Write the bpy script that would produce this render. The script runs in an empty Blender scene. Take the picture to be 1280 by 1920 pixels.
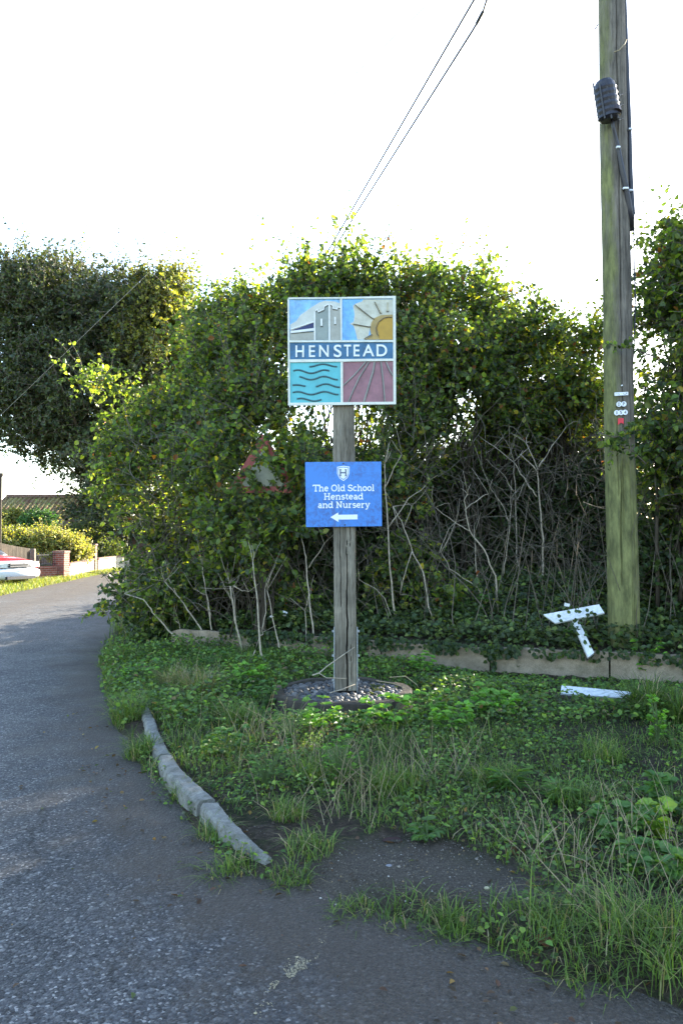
import bpy, math, random
import numpy as np
from mathutils import Vector, Matrix
R = math.radians
rng = np.random.default_rng(7)
random.seed(7)
scene = bpy.context.scene

# ------------------------------------------------------------------ camera, sky, sun, exposure
F = 1493.0
CAMZ = 1.55
PITCH = math.atan(45 / F)
cam_d = bpy.data.cameras.new('camera'); cam = bpy.data.objects.new('camera', cam_d)
scene.collection.objects.link(cam)
cam.location = (0, 0, CAMZ); cam.rotation_euler = (R(90) + PITCH, 0, 0)
cam_d.sensor_fit = 'VERTICAL'; cam_d.sensor_height = 36; cam_d.lens = 36 * F / 1920
cam_d.clip_start = 0.05; cam_d.clip_end = 3000
scene.camera = cam
SUN_EL, SUN_AZ = 24.0, 40.0            # azimuth clockwise from +Y (view direction)
w = bpy.data.worlds.new('World'); scene.world = w; w.use_nodes = True
nt = w.node_tree; bg = nt.nodes['Background']
sky = nt.nodes.new('ShaderNodeTexSky'); sky.sky_type = 'NISHITA'; sky.sun_disc = False
sky.sun_elevation = R(SUN_EL); sky.sun_rotation = R(SUN_AZ)
sky.air_density = 1.0; sky.dust_density = .9; sky.ozone_density = 1.0
nt.links.new(sky.outputs[0], bg.inputs[0]); bg.inputs[1].default_value = 0.125
sd = bpy.data.lights.new('sun', 'SUN'); sd.energy = 5.0; sd.angle = R(0.5); sd.color = (1, .91, .76)
so = bpy.data.objects.new('sun', sd); scene.collection.objects.link(so)
sv = Vector((math.sin(R(SUN_AZ)) * math.cos(R(SUN_EL)), math.cos(R(SUN_AZ)) * math.cos(R(SUN_EL)), math.sin(R(SUN_EL))))
so.rotation_euler = sv.to_track_quat('Z', 'Y').to_euler(); so.location = (10, 10, 20)
scene.view_settings.view_transform = 'Standard'; scene.view_settings.look = 'None'
scene.view_settings.gamma = 1; scene.view_settings.exposure = 2.72
scene.cycles.max_bounces = 8; scene.cycles.transmission_bounces = 4; scene.cycles.diffuse_bounces = 4

# ------------------------------------------------------------------ helpers
cp, sp = math.cos(PITCH), math.sin(PITCH)
def ray(px, py):
    x, u = (px - 640) / F, (960 - py) / F
    return np.array([x, cp - u * sp, sp + u * cp])
def P(px, py, d):
    r = ray(px, py); r = r / r[1] * d
    return np.array([r[0], r[1], CAMZ + r[2]])
def G(px, py, z=0.0):
    r = ray(px, py); t = (z - CAMZ) / r[2]
    return np.array([r[0] * t, r[1] * t, z])

def link(o, parent=None):
    scene.collection.objects.link(o)
    if parent is not None: o.parent = parent
    return o
def tag(o, label=None, cat=None, group=None, kind=None):
    for k, v in (('label', label), ('category', cat), ('group', group), ('kind', kind)):
        if v: o[k] = v
    return o
def empty(name, loc, label, cat, group=None, rz=0):
    o = bpy.data.objects.new(name, None); link(o); o.location = [float(v) for v in loc]; o.rotation_euler = (0, 0, rz)
    o.empty_display_size = .1
    return tag(o, label, cat, group)

def np_mesh(name, verts, faces4=None, faces3=None, mat=None, parent=None, smooth=False, tint=None, origin=None, attrs=None, extra_mats=None, midx=None):
    """verts (n,3); quads and/or triangles; tint per-vertex rgb"""
    me = bpy.data.meshes.new(name)
    v = np.asarray(verts, dtype=np.float32).reshape(-1, 3)
    base = np.array(origin if origin is not None else (0, 0, 0), dtype=np.float32)
    if parent is not None and origin is None:
        base = np.array(parent_world(parent), dtype=np.float32)
    v = v - base
    me.vertices.add(len(v)); me.vertices.foreach_set('co', v.ravel())
    f4 = np.zeros((0, 4), int) if faces4 is None else np.asarray(faces4, dtype=np.int32).reshape(-1, 4)
    f3 = np.zeros((0, 3), int) if faces3 is None else np.asarray(faces3, dtype=np.int32).reshape(-1, 3)
    loops = np.concatenate([f4.ravel(), f3.ravel()]).astype(np.int32)
    me.loops.add(len(loops)); me.loops.foreach_set('vertex_index', loops)
    n4, n3 = len(f4), len(f3)
    starts = np.concatenate([np.arange(n4) * 4, n4 * 4 + np.arange(n3) * 3]).astype(np.int32)
    tot = np.concatenate([np.full(n4, 4), np.full(n3, 3)]).astype(np.int32)
    me.polygons.add(n4 + n3); me.polygons.foreach_set('loop_start', starts); me.polygons.foreach_set('loop_total', tot)
    if smooth: me.polygons.foreach_set('use_smooth', np.ones(n4 + n3, dtype=bool))
    me.update(calc_edges=True)
    if tint is not None:
        a = me.color_attributes.new('tint', 'FLOAT_COLOR', 'POINT')
        c = np.ones((len(v), 4), dtype=np.float32); c[:, :3] = tint; a.data.foreach_set('color', c.ravel())
    if attrs:
        for k, arr in attrs.items():
            a = me.attributes.new(k, 'FLOAT', 'POINT'); a.data.foreach_set('value', np.asarray(arr, dtype=np.float32).ravel())
    if mat: me.materials.append(mat)
    o = bpy.data.objects.new(name, me)
    if origin is not None: o.location = [float(x) for x in origin]
    link(o, parent)
    return o
def parent_world(p):
    l = Vector(p.location)
    while p.parent is not None:
        p = p.parent; l += Vector(p.location)
    return l

class MB:
    """collects shapes in world coordinates, builds one object"""
    def __init__(s): s.v = []; s.f = []
    def add(s, vs, fs):
        n = len(s.v); s.v += [tuple(map(float, q)) for q in vs]; s.f += [tuple(i + n for i in q) for q in fs]; return s
    def box(s, c, size, M=None, bev=0.0):
        hx, hy, hz = size[0] / 2, size[1] / 2, size[2] / 2
        if bev <= 0:
            vs = [(x, y, z) for x in (-hx, hx) for y in (-hy, hy) for z in (-hz, hz)]
            fs = [(0, 1, 3, 2), (4, 6, 7, 5), (0, 4, 5, 1), (2, 3, 7, 6), (0, 2, 6, 4), (1, 5, 7, 3)]
        else:
            b = min(bev, hx * .9, hy * .9, hz * .9); vs = []; idx = {}
            for sx in (-1, 1):
                for sy in (-1, 1):
                    for sz in (-1, 1):
                        for a in range(3):
                            q = [sx * (hx - b), sy * (hy - b), sz * (hz - b)]; h = (hx, hy, hz)[a]; q[a] = (sx, sy, sz)[a] * h
                            idx[(sx, sy, sz, a)] = len(vs); vs.append(tuple(q))
            fs = []
            for a in range(3):
                o1, o2 = [k for k in range(3) if k != a]
                for s_ in (-1, 1):
                    quad = []
                    for u, v_ in ((-1, -1), (1, -1), (1, 1), (-1, 1)):
                        k = [0, 0, 0]; k[a] = s_; k[o1] = u; k[o2] = v_; quad.append(idx[(k[0], k[1], k[2], a)])
                    fs.append(tuple(quad))
            for a in range(3):
                o1, o2 = [k for k in range(3) if k != a]
                for u in (-1, 1):
                    for v_ in (-1, 1):
                        k1 = [0, 0, 0]; k1[a] = -1; k1[o1] = u; k1[o2] = v_; k2 = list(k1); k2[a] = 1
                        fs.append((idx[(*k1, o1)], idx[(*k2, o1)], idx[(*k2, o2)], idx[(*k1, o2)]))
            for sx in (-1, 1):
                for sy in (-1, 1):
                    for sz in (-1, 1): fs.append((idx[(sx, sy, sz, 0)], idx[(sx, sy, sz, 1)], idx[(sx, sy, sz, 2)]))
        c = Vector([float(q) for q in c])
        vs = [(M @ Vector(q) if M is not None else Vector(q)) + c for q in vs]
        return s.add(vs, fs)
    def tube(s, pts, r, n=8, cap=True):
        pts = [Vector([float(q) for q in p]) for p in pts]
        rs = r if isinstance(r, (list, tuple)) else [r] * len(pts)
        ref = Vector((0.13, .2, .97)); vs = []; fs = []
        for i, p in enumerate(pts):
            t = (pts[min(i + 1, len(pts) - 1)] - pts[max(i - 1, 0)]).normalized()
            a = t.cross(ref)
            if a.length < .2: a = t.cross(Vector((1, 0, 0)))
            a.normalize(); b = t.cross(a)
            for k in range(n):
                th = 2 * math.pi * k / n; vs.append(p + (a * math.cos(th) + b * math.sin(th)) * rs[i])
        for i in range(len(pts) - 1):
            for k in range(n): fs.append((i * n + k, i * n + (k + 1) % n, (i + 1) * n + (k + 1) % n, (i + 1) * n + k))
        if cap: fs.append(tuple(range(n))[::-1]); fs.append(tuple((len(pts) - 1) * n + k for k in range(n)))
        return s.add(vs, fs)
    def prism(s, poly, fn, z0, z1):
        """poly 2-D list, fn(u,v,depth)->world, between depths z0 and z1"""
        n = len(poly); vs = [fn(u, v, z0) for u, v in poly] + [fn(u, v, z1) for u, v in poly]
        fs = [tuple(range(n)), tuple(range(n, 2 * n))[::-1]] + [(i, i + n, (i + 1) % n + n, (i + 1) % n) for i in range(n)]
        return s.add(vs, fs)
    def build(s, name, mat, parent=None, smooth=False, origin=None):
        me = bpy.data.meshes.new(name)
        b = Vector(origin) if origin is not None else (parent_world(parent) if parent is not None else Vector((0, 0, 0)))
        me.from_pydata([tuple(Vector(q) - b) for q in s.v], [], s.f); me.update()
        if smooth:
            for p in me.polygons: p.use_smooth = True
        me.materials.append(mat)
        import bmesh
        bm = bmesh.new(); bm.from_mesh(me); bmesh.ops.recalc_face_normals(bm, faces=bm.faces); bm.to_mesh(me); bm.free()
        o = bpy.data.objects.new(name, me)
        if origin is not None: o.location = b
        return link(o, parent)

# ------------------------------------------------------------------ materials
def newmat(name):
    m = bpy.data.materials.new(name); m.use_nodes = True
    return m, m.node_tree, m.node_tree.nodes['Principled BSDF']
def N(t, typ, **kw):
    n = t.nodes.new(typ)
    for k, v in kw.items():
        if k in n.inputs: n.inputs[k].default_value = v
        else: setattr(n, k, v)
    return n
def ramp(t, src, stops):
    r = t.nodes.new('ShaderNodeValToRGB'); e = r.color_ramp.elements
    while len(e) < len(stops): e.new(.5)
    for i, (p, c) in enumerate(stops):
        e[i].position = p; e[i].color = (*c, 1) if len(c) == 3 else c
    t.links.new(src, r.inputs[0]); return r.outputs[0]
def coords(t, scale=(1, 1, 1), kind='Object'):
    tc = t.nodes.new('ShaderNodeTexCoord'); mp = t.nodes.new('ShaderNodeMapping'); mp.inputs['Scale'].default_value = scale
    t.links.new(tc.outputs[kind], mp.inputs[0]); return mp.outputs[0]
def noise(t, co, sc, det=4, ro=.6, out='Fac'):
    n = t.nodes.new('ShaderNodeTexNoise'); n.inputs['Scale'].default_value = sc; n.inputs['Detail'].default_value = det; n.inputs['Roughness'].default_value = ro
    t.links.new(co, n.inputs['Vector']); return n.outputs[out]
def mixc(t, a, b, fac, mode='MIX'):
    m = t.nodes.new('ShaderNodeMix'); m.data_type = 'RGBA'; m.blend_type = mode
    for s, v in ((m.inputs[6], a), (m.inputs[7], b)):
        if isinstance(v, tuple): s.default_value = (*v, 1) if len(v) == 3 else v
        else: t.links.new(v, s)
    if isinstance(fac, (int, float)): m.inputs[0].default_value = fac
    else: t.links.new(fac, m.inputs[0])
    return m.outputs[2]
def bump(t, h, strength, dist, bsdf):
    b = t.nodes.new('ShaderNodeBump'); b.inputs['Strength'].default_value = strength; b.inputs['Distance'].default_value = dist
    t.links.new(h, b.inputs['Height']); t.links.new(b.outputs[0], bsdf.inputs['Normal'])

def paint(name, col, rough=.5, var=.25, scale=9, dirt=(.12, .11, .08), dirt_amt=.25, metal=0.0, spec=.5):
    m, t, b = newmat(name); co = coords(t)
    n1 = noise(t, co, scale, 5, .65)
    c1 = tuple(max(0, c * (1 - var)) for c in col); c2 = tuple(min(1, c * (1 + var)) for c in col)
    c = ramp(t, n1, [(.3, c1), (.7, c2)])
    n2 = noise(t, co, scale * 3.1, 6, .75)
    k = ramp(t, n2, [(.48, (0, 0, 0)), (.78, (dirt_amt,) * 3)])
    t.links.new(mixc(t, c, dirt, k), b.inputs['Base Color'])
    b.inputs['Roughness'].default_value = rough; b.inputs['Metallic'].default_value = metal
    b.inputs['Specular IOR Level'].default_value = spec
    return m

def leafmat(name, trans=.5, gloss=.5, warm=(1.9, 1.75, .55), rough=.5):
    m, t, b = newmat(name)
    at = N(t, 'ShaderNodeAttribute', attribute_name='tint')
    t.links.new(at.outputs['Color'], b.inputs['Base Color'])
    b.inputs['Roughness'].default_value = rough; b.inputs['Specular IOR Level'].default_value = gloss
    tr = t.nodes.new('ShaderNodeBsdfTranslucent')
    t.links.new(mixc(t, at.outputs['Color'], warm, 1.0, 'MULTIPLY'), tr.inputs['Color'])
    mx = t.nodes.new('ShaderNodeMixShader'); mx.inputs[0].default_value = trans
    t.links.new(b.outputs[0], mx.inputs[1]); t.links.new(tr.outputs[0], mx.inputs[2])
    t.links.new(mx.outputs[0], t.nodes['Material Output'].inputs[0])
    return m

def woodmat(name, ca, cb, streak=22, green=None, rough=.85):
    m, t, b = newmat(name); co = coords(t, (1, 1, .06)); co2 = coords(t)
    n1 = noise(t, co, streak, 6, .7); c = ramp(t, n1, [(.32, ca), (.62, cb)])
    fine = noise(t, co, streak * 5, 4, .7); dk = ramp(t, fine, [(.36, (.35, .33, .3)), (.5, (1, 1, 1))])
    c = mixc(t, c, dk, .6, 'MULTIPLY')
    blot = noise(t, co2, 3.2, 5, .6); bl = ramp(t, blot, [(.4, (.62, .62, .6)), (.65, (1.12, 1.1, 1.05))])
    c = mixc(t, c, bl, .8, 'MULTIPLY')
    if green is not None:
        ga = N(t, 'ShaderNodeAttribute', attribute_name='algae'); gn = noise(t, coords(t, (1, 1, .25)), 9, 6, .7)
        ad = N(t, 'ShaderNodeMath', operation='ADD'); t.links.new(ga.outputs['Fac'], ad.inputs[0]); t.links.new(gn, ad.inputs[1])
        gf = ramp(t, ad.outputs[0], [(.62, (0, 0, 0)), (.95, (1, 1, 1))])
        gc = ramp(t, noise(t, coords(t, (1, 1, .3)), 14, 5, .7), [(.35, green[0]), (.65, green[1])])
        c = mixc(t, c, gc, gf)
    t.links.new(c, b.inputs['Base Color']); b.inputs['Roughness'].default_value = rough; b.inputs['Specular IOR Level'].default_value = .25
    bump(t, fine, .5, .006, b); return m

def asphalt(name):
    m, t, b = newmat(name); co = coords(t)
    def cells(sc, stops):
        v = N(t, 'ShaderNodeTexVoronoi', Scale=sc); t.links.new(co, v.inputs['Vector']); sp_ = N(t, 'ShaderNodeSeparateColor'); t.links.new(v.outputs['Color'], sp_.inputs[0])
        return v, ramp(t, sp_.outputs[0], stops)
    wear = ramp(t, noise(t, coords(t, (1, .45, 1)), .8, 6, .65), [(.3, (.70, .69, .67)), (.5, (1.02, 1.0, .97)), (.72, (1.42, 1.39, 1.34))])
    vo, c1 = cells(100.0, [(.0, (.008, .0085, .009)), (.4, (.030, .031, .034)), (.75, (.070, .072, .076)), (.93, (.16, .16, .16)), (1.0, (.42, .41, .39))])
    v2, c2 = cells(48.0, [(.0, (.013, .0135, .015)), (.5, (.037, .038, .041)), (.93, (.086, .088, .092)), (1.0, (.26, .26, .25))])
    stone = mixc(t, c1, c2, .38); stone = mixc(t, stone, wear, 1.0, 'MULTIPLY')
    # hairline cracks in the old surface
    vc = N(t, 'ShaderNodeTexVoronoi', Scale=.55, feature='DISTANCE_TO_EDGE'); wn = mixc(t, co, noise(t, co, 2.4, 5, .7, 'Color'), .22); t.links.new(wn, vc.inputs['Vector'])
    ck = ramp(t, vc.outputs['Distance'], [(.0, (.25, .25, .25)), (.006, (1, 1, 1))]); gate = ramp(t, noise(t, co, .9, 3, .5), [(.48, (1, 1, 1)), (.56, (0, 0, 0))])
    stone = mixc(t, stone, mixc(t, ck, (1, 1, 1), gate), 1.0, 'MULTIPLY')
    da = N(t, 'ShaderNodeAttribute', attribute_name='dirt'); dn = noise(t, co, 3.0, 7, .72)  # edge dirt, plus the painted sun warmth of the far road
    ad = N(t, 'ShaderNodeMath', operation='ADD'); t.links.new(da.outputs['Fac'], ad.inputs[0]); t.links.new(dn, ad.inputs[1])
    df = ramp(t, ad.outputs[0], [(.70, (0, 0, 0)), (1.2, (.82, .82, .82))])
    soil = ramp(t, noise(t, co, 70, 5, .85), [(.3, (.014, .011, .008)), (.55, (.058, .045, .032)), (.72, (.15, .12, .085))])
    c = mixc(t, stone, soil, df); t.links.new(c, b.inputs['Base Color'])
    rr = ramp(t, noise(t, co, 1.6, 4, .6), [(.3, (.55,) * 3), (.7, (.78,) * 3)]); t.links.new(rr, b.inputs['Roughness']); b.inputs['Specular IOR Level'].default_value = .35
    hh = mixc(t, ramp(t, vo.outputs['Distance'], [(0, (1, 1, 1)), (.6, (0, 0, 0))]), ramp(t, v2.outputs['Distance'], [(0, (1, 1, 1)), (.7, (0, 0, 0))]), .45)
    bump(t, hh, .9, .011, b); return m

def soilmat(name):
    m, t, b = newmat(name); co = coords(t)
    c = ramp(t, noise(t, co, 26, 8, .8), [(.32, (.022, .016, .011)), (.5, (.070, .052, .036)), (.68, (.17, .135, .10))])
    g = ramp(t, noise(t, co, 4, 7, .75), [(.46, (0, 0, 0)), (.60, (.6, .6, .6))])
    gc = ramp(t, noise(t, co, 55, 5, .7), [(.3, (.016, .028, .008)), (.7, (.060, .085, .022))])
    c = mixc(t, c, gc, g)
    pa = N(t, 'ShaderNodeAttribute', attribute_name='gritty')
    gcx = ramp(t, noise(t, co, 90, 6, .85), [(.3, (.050, .043, .034)), (.5, (.125, .108, .086)), (.62, (.20, .175, .14)), (.75, (.36, .32, .26))])
    c = mixc(t, c, gcx, pa.outputs['Fac'])
    la = N(t, 'ShaderNodeAttribute', attribute_name='lawn')
    c = mixc(t, c, ramp(t, noise(t, co, 3, 8, .75), [(.3, (.05, .075, .018)), (.7, (.13, .15, .04))]), la.outputs['Fac'])
    t.links.new(c, b.inputs['Base Color']); b.inputs['Roughness'].default_value = .95; b.inputs['Specular IOR Level'].default_value = .2
    bump(t, noise(t, co, 38, 8, .85), 1.0, .06, b); return m

def concrete(name, ca=(.17, .165, .15), cb=(.33, .32, .29), moss=.35, sc=6):
    m, t, b = newmat(name); co = coords(t)
    c = ramp(t, noise(t, co, sc, 7, .7), [(.3, ca), (.68, cb)])
    fn = noise(t, co, 140, 3, .8)
    c = mixc(t, c, ramp(t, fn, [(.35, (.6, .6, .58)), (.6, (1.1, 1.1, 1.1))]), .8, 'MULTIPLY')
    k = ramp(t, noise(t, co, sc * 1.7, 6, .75), [(.5, (0, 0, 0)), (.7, (moss,) * 3)])
    c = mixc(t, c, (.055, .058, .028), k)
    t.links.new(c, b.inputs['Base Color']); b.inputs['Roughness'].default_value = .92; b.inputs['Specular IOR Level'].default_value = .25
    bump(t, fn, .5, .004, b); return m

def brickmat(name, scale=1.0, ca=(.30, .075, .04), cb=(.17, .05, .035), mortar=(.30, .27, .22)):
    m, t, b = newmat(name)
    tc = t.nodes.new('ShaderNodeTexCoord'); sx = t.nodes.new('ShaderNodeSeparateXYZ'); t.links.new(tc.outputs['Object'], sx.inputs[0])
    ad = N(t, 'ShaderNodeMath', operation='ADD'); t.links.new(sx.outputs[0], ad.inputs[0]); t.links.new(sx.outputs[1], ad.inputs[1])
    cx = t.nodes.new('ShaderNodeCombineXYZ'); t.links.new(ad.outputs[0], cx.inputs[0]); t.links.new(sx.outputs[2], cx.inputs[1])
    br = t.nodes.new('ShaderNodeTexBrick'); t.links.new(cx.outputs[0], br.inputs['Vector'])
    br.inputs['Color1'].default_value = (*ca, 1); br.inputs['Color2'].default_value = (*cb, 1); br.inputs['Mortar'].default_value = (*mortar, 1)
    br.inputs['Scale'].default_value = 1.0; br.inputs['Brick Width'].default_value = .225 * scale; br.inputs['Row Height'].default_value = .075 * scale
    br.inputs['Mortar Size'].default_value = .007 * scale
    c = mixc(t, br.outputs[0], ramp(t, noise(t, tc.outputs['Object'], 7, 5, .7), [(.3, (.6, .6, .6)), (.7, (1.2, 1.2, 1.2))]), .8, 'MULTIPLY')
    t.links.new(c, b.inputs['Base Color']); b.inputs['Roughness'].default_value = .9; return m

M = {}
M['leaf'] = leafmat('hedge_leaf', trans=.55, warm=(2.2, 2.1, .5)); M['ivy'] = leafmat('ivy_leaf', trans=.35, gloss=.4, rough=.45)
M['grass'] = leafmat('grass_blade', trans=.4, gloss=.35, warm=(1.6, 1.5, .6)); M['far_leaf'] = leafmat('tree_leaf', trans=.3, warm=(1.9, 1.6, .5))
M['gold_leaf'] = leafmat('golden_leaf', trans=.45, warm=(1.5, 1.4, .5))
M['bark'] = woodmat('bark', (.035, .028, .02), (.10, .082, .06)); M['twig'] = paint('twig_bark', (.125, .10, .075), .85, .35)
M['dead_stem'] = paint('dead_stem', (.37, .315, .235), .8, .35, 14, (.08, .07, .05), .5)
M['straw'] = paint('straw', (.30, .24, .14), .8, .3)
M['post'] = woodmat('weathered_oak', (.105, .09, .068), (.28, .25, .20), 26)
M['pole'] = woodmat('creosoted_pole', (.085, .074, .062), (.22, .195, .165), 20, green=((.080, .084, .034), (.205, .208, .080)))
M['road'] = asphalt('asphalt'); M['soil'] = soilmat('soil')
M['kerb'] = concrete('kerb_concrete', (.105, .102, .088), (.27, .265, .235), .7, 9); M['slab'] = concrete('slab_concrete', (.15, .115, .075), (.36, .29, .21), .55, 4)
M['plinth'] = concrete('plinth_cement', (.035, .028, .022), (.10, .08, .062), .4, 8); M['mortar'] = concrete('mortar', (.022, .020, .017), (.06, .055, .045), .5, 12)
M['steel'] = paint('galvanised_steel', (.34, .37, .40), .42, .2, 20, (.2, .2, .2), .3, metal=.6)
M['white'] = paint('white_board_paint', (.62, .64, .64), .55, .14, 9, (.16, .18, .11), .7)
M['brick'] = brickmat('red_brick'); M['brick2'] = brickmat('brown_brick', 1.0, (.2, .085, .055), (.12, .06, .045))

# ------------------------------------------------------------------ terrain functions
edge_px = [(213, 1150), (203, 1190), (184, 1245), (188, 1280), (203, 1330), (212, 1380), (240, 1425), (290, 1485), (330, 1535), (388, 1592),
           (420, 1638), (470, 1655), (560, 1662), (620, 1702), (680, 1727), (770, 1742), (860, 1762), (930, 1802), (1010, 1842), (1150, 1872), (1230, 1900), (1300, 1935)]
edge = [tuple(G(*p)[:2]) for p in edge_px]
road_poly = [(3, 74), (-2.5, 58), (-4.7, 44), (-5.1, 36), (-5.0, 26), (-4.8, 20)] + edge + [(2.6, 2.2), (6, 1.6), (14, .6), (40, -2), (40, -9), (-40, -9), (-40, 10), (-22, 12.2), (-14, 14.2), (-10.7, 17),
             (-8.75, 20), (-9.15, 25), (-9.6, 31), (-9.8, 36), (-9.3, 46), (-7.0, 60), (-2, 77)]
rp = np.array(road_poly)
def seg_dist(px, py, A, B):
    d = np.full(px.shape, 1e9)
    for (ax, ay), (bx, by) in zip(A, B):
        vx, vy = bx - ax, by - ay; L = vx * vx + vy * vy + 1e-12
        t = np.clip(((px - ax) * vx + (py - ay) * vy) / L, 0, 1)
        d = np.minimum(d, np.hypot(px - ax - t * vx, py - ay - t * vy))
    return d
def road_sdf(x, y):
    x = np.asarray(x, float); y = np.asarray(y, float)
    d = seg_dist(x, y, rp, np.roll(rp, -1, 0)); ins = np.zeros(x.shape, bool)
    j = len(rp) - 1
    for i in range(len(rp)):
        xi, yi = rp[i]; xj, yj = rp[j]
        c = ((yi > y) != (yj > y)) & (x < (xj - xi) * (y - yi) / (yj - yi + 1e-12) + xi); ins ^= c; j = i
    return np.where(ins, -d, d)
def snoise(x, y, s=1.0, seed=0, z=0.0):
    r = np.random.default_rng(100 + seed); o = 0
    for k in range(7):
        a = r.uniform(0, 6.28); b = r.uniform(-1, 1); f = s * (1.0 + k * .55); ph = r.uniform(0, 6.28)
        o = o + np.sin((x * math.cos(a) + y * math.sin(a)) * f + z * b * f * 1.4 + ph) / (1 + k * .35)
    return o / 3.6
wall_line = np.array([(-2.6, 10.9), (-1.05, 10.2), (.75, 9.3), (2.0, 8.72), (2.95, 8.42), (3.5, 8.22), (4.6, 7.85), (8, 6.9), (14, 5.6)])
def sstep(a, b, x): t = np.clip((x - a) / (b - a), 0, 1); return t * t * (3 - 2 * t)
def height(x, y, sdf=None):
    x = np.asarray(x, float); y = np.asarray(y, float)
    s = road_sdf(x, y) if sdf is None else sdf
    s = s + .05 * snoise(x, y, 7, 1)
    h = -.07 + .12 * sstep(-.2, .28, s) + sstep(.2, 2.5, s) * .03 + .012 * snoise(x, y, 9, 2) * sstep(-.1, .3, s)
    wy = np.interp(x, wall_line[:, 0], wall_line[:, 1]); b = y - wy
    bank = (sstep(.06, .22, b) * .24 + sstep(.3, 3.2, b) * .55) * sstep(-2.9, -1.0, x) * (1 - sstep(14, 22, y)) * (1 - sstep(14, 20, x))
    bank2 = sstep(.5, 2.5, s) * .25 * (1 - sstep(-2.9, -1.0, x)) * sstep(9.5, 12, y) * (1 - sstep(-7, -4, -x) * 0) * (x > -5.2)
    dip = -.055 * np.exp(-(np.maximum(np.hypot(x - .06, y - 7.28) - .7, 0) / .35) ** 2) - .05 * np.exp(-((b + .25) / .45) ** 2) * sstep(.8, 1.6, x) * (b < 0.02)
    return h + bank + bank2 + dip
def hit(px, py, up=0.0):
    r = ray(px, py); t = 2.0
    for _ in range(700):
        p = np.array([r[0] * t, r[1] * t, CAMZ + r[2] * t])
        if p[2] <= float(height(p[0], p[1])) + up: break
        t += .03
    return p
def onground(x, y): return np.array([x, y, float(height(x, y))])

# bare gritty patch in the verge
px_patch = [(560, 1650), (640, 1600), (720, 1580), (830, 1590), (930, 1630), (1000, 1680), (960, 1730), (840, 1745), (700, 1715), (610, 1695)]
patch = np.array([G(*p)[:2] for p in px_patch])
spine = [tuple(G(*p)[:2]) for p in ((590, 1665), (700, 1640), (800, 1650), (960, 1690))]
def in_poly(x, y, pl):
    ins = np.zeros(x.shape, bool); j = len(pl) - 1
    for i in range(len(pl)):
        xi, yi = pl[i]; xj, yj = pl[j]
        ins ^= ((yi > y) != (yj > y)) & (x < (xj - xi) * (y - yi) / (yj - yi + 1e-12) + xi); j = i
    return ins

# ------------------------------------------------------------------ ground & road
def axis(parts):
    out = [np.arange(a, b, s) for a, b, s in parts]; return np.unique(np.round(np.concatenate(out), 4))
gx = axis([(-500, -60, 60), (-60, -14, 2), (-14, -5, .3), (-5, 6, .1), (6, 16, .5), (16, 60, 4), (60, 501, 60)])
gy = axis([(-120, -8, 20), (-8, 1.5, .5), (1.5, 12, .1), (12, 26, .25), (26, 50, 1), (50, 100, 5), (100, 901, 80)])
def gridmesh(xs, ys):
    X, Y = np.meshgrid(xs, ys); nx, ny = len(xs), len(ys)
    i = np.arange(ny - 1)[:, None] * nx + np.arange(nx - 1)[None]; f = np.stack([i, i + 1, i + nx + 1, i + nx], -1).reshape(-1, 4)
    return X.ravel(), Y.ravel(), f
X, Y, f = gridmesh(gx, gy); S = road_sdf(X, Y); H = height(X, Y, S)
lawn = ((X < -8) * sstep(0, .3, S) + sstep(20, 40, Y) * sstep(0, .3, S)).clip(0, 1)
g = np_mesh('ground', np.stack([X, Y, H], -1), f, mat=M['soil'], smooth=True, attrs={'lawn': lawn, 'gritty': np.clip(1.15 - seg_dist(X, Y, np.array(spine[:-1]), np.array(spine[1:])) / .30, 0, 1) ** .7}); tag(g, kind='structure')
gx2 = axis([(-40, -9, 1), (-9, 4, .1), (4, 41, 1)]); gy2 = axis([(-9, 0, 1), (0, 14, .1), (14, 78, .5)])
X, Y, f = gridmesh(gx2, gy2); S = road_sdf(X, Y)
keep = (S[f].min(1) < .12); f = f[keep]
dirt = np.exp(np.minimum(S, 0) / .6) * .66 + .10 * snoise(X, Y, 2.2, 5) + .16 * np.exp(-((X - .6) / 1.3) ** 2 - ((Y - 2.6) / .8) ** 2)
dirt = np.where(Y > 13, np.exp(np.minimum(S, 0) / .5) * .5 + .62 * np.exp(-np.abs(X + 7.3 + .05 * (Y - 20)) / 1.3), dirt)  # far road: dirt at the edges, and sunlit warmth painted in as soil colour
road = np_mesh('road', np.stack([X, Y, np.zeros_like(X)], -1), f, mat=M['road'], attrs={'dirt': dirt}); tag(road, kind='structure')
# ------------------------------------------------------------------ leaf / twig machinery
def unit(v): return v / (np.linalg.norm(v, axis=-1, keepdims=True) + 1e-9)
def leaves_arrays(Pp, D, Nn, L, W, fold=.18):
    n = len(Pp); L = np.broadcast_to(L, (n,))[:, None]; W = np.broadcast_to(W, (n,))[:, None]
    D = unit(D); Sd = unit(np.cross(D, Nn)); Nn = np.cross(Sd, D); up = Nn * W * fold
    v = np.stack([Pp, Pp + D * L * .32 + Sd * W * .5 + up, Pp + D * L * .72 + Sd * W * .36 + up, Pp + D * L - Nn * L * .08,
                  Pp + D * L * .72 - Sd * W * .36 + up, Pp + D * L * .32 - Sd * W * .5 + up], 1)
    return v.reshape(-1, 3)
def leaf_faces(n):
    b = np.arange(n)[:, None] * 6; return np.concatenate([b + np.array([0, 1, 2, 3]), b + np.array([0, 3, 4, 5])], 0)
def tint_leaves(n, palette, weights, jitter=.22, r=rng):
    pal = np.array(palette); idx = r.choice(len(pal), n, p=np.array(weights) / sum(weights)); c = pal[idx] * r.uniform(1 - jitter, 1 + jitter, (n, 1))
    c = c * r.uniform(.9, 1.1, (n, 3)); return np.repeat(c, 6, 0)
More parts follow.
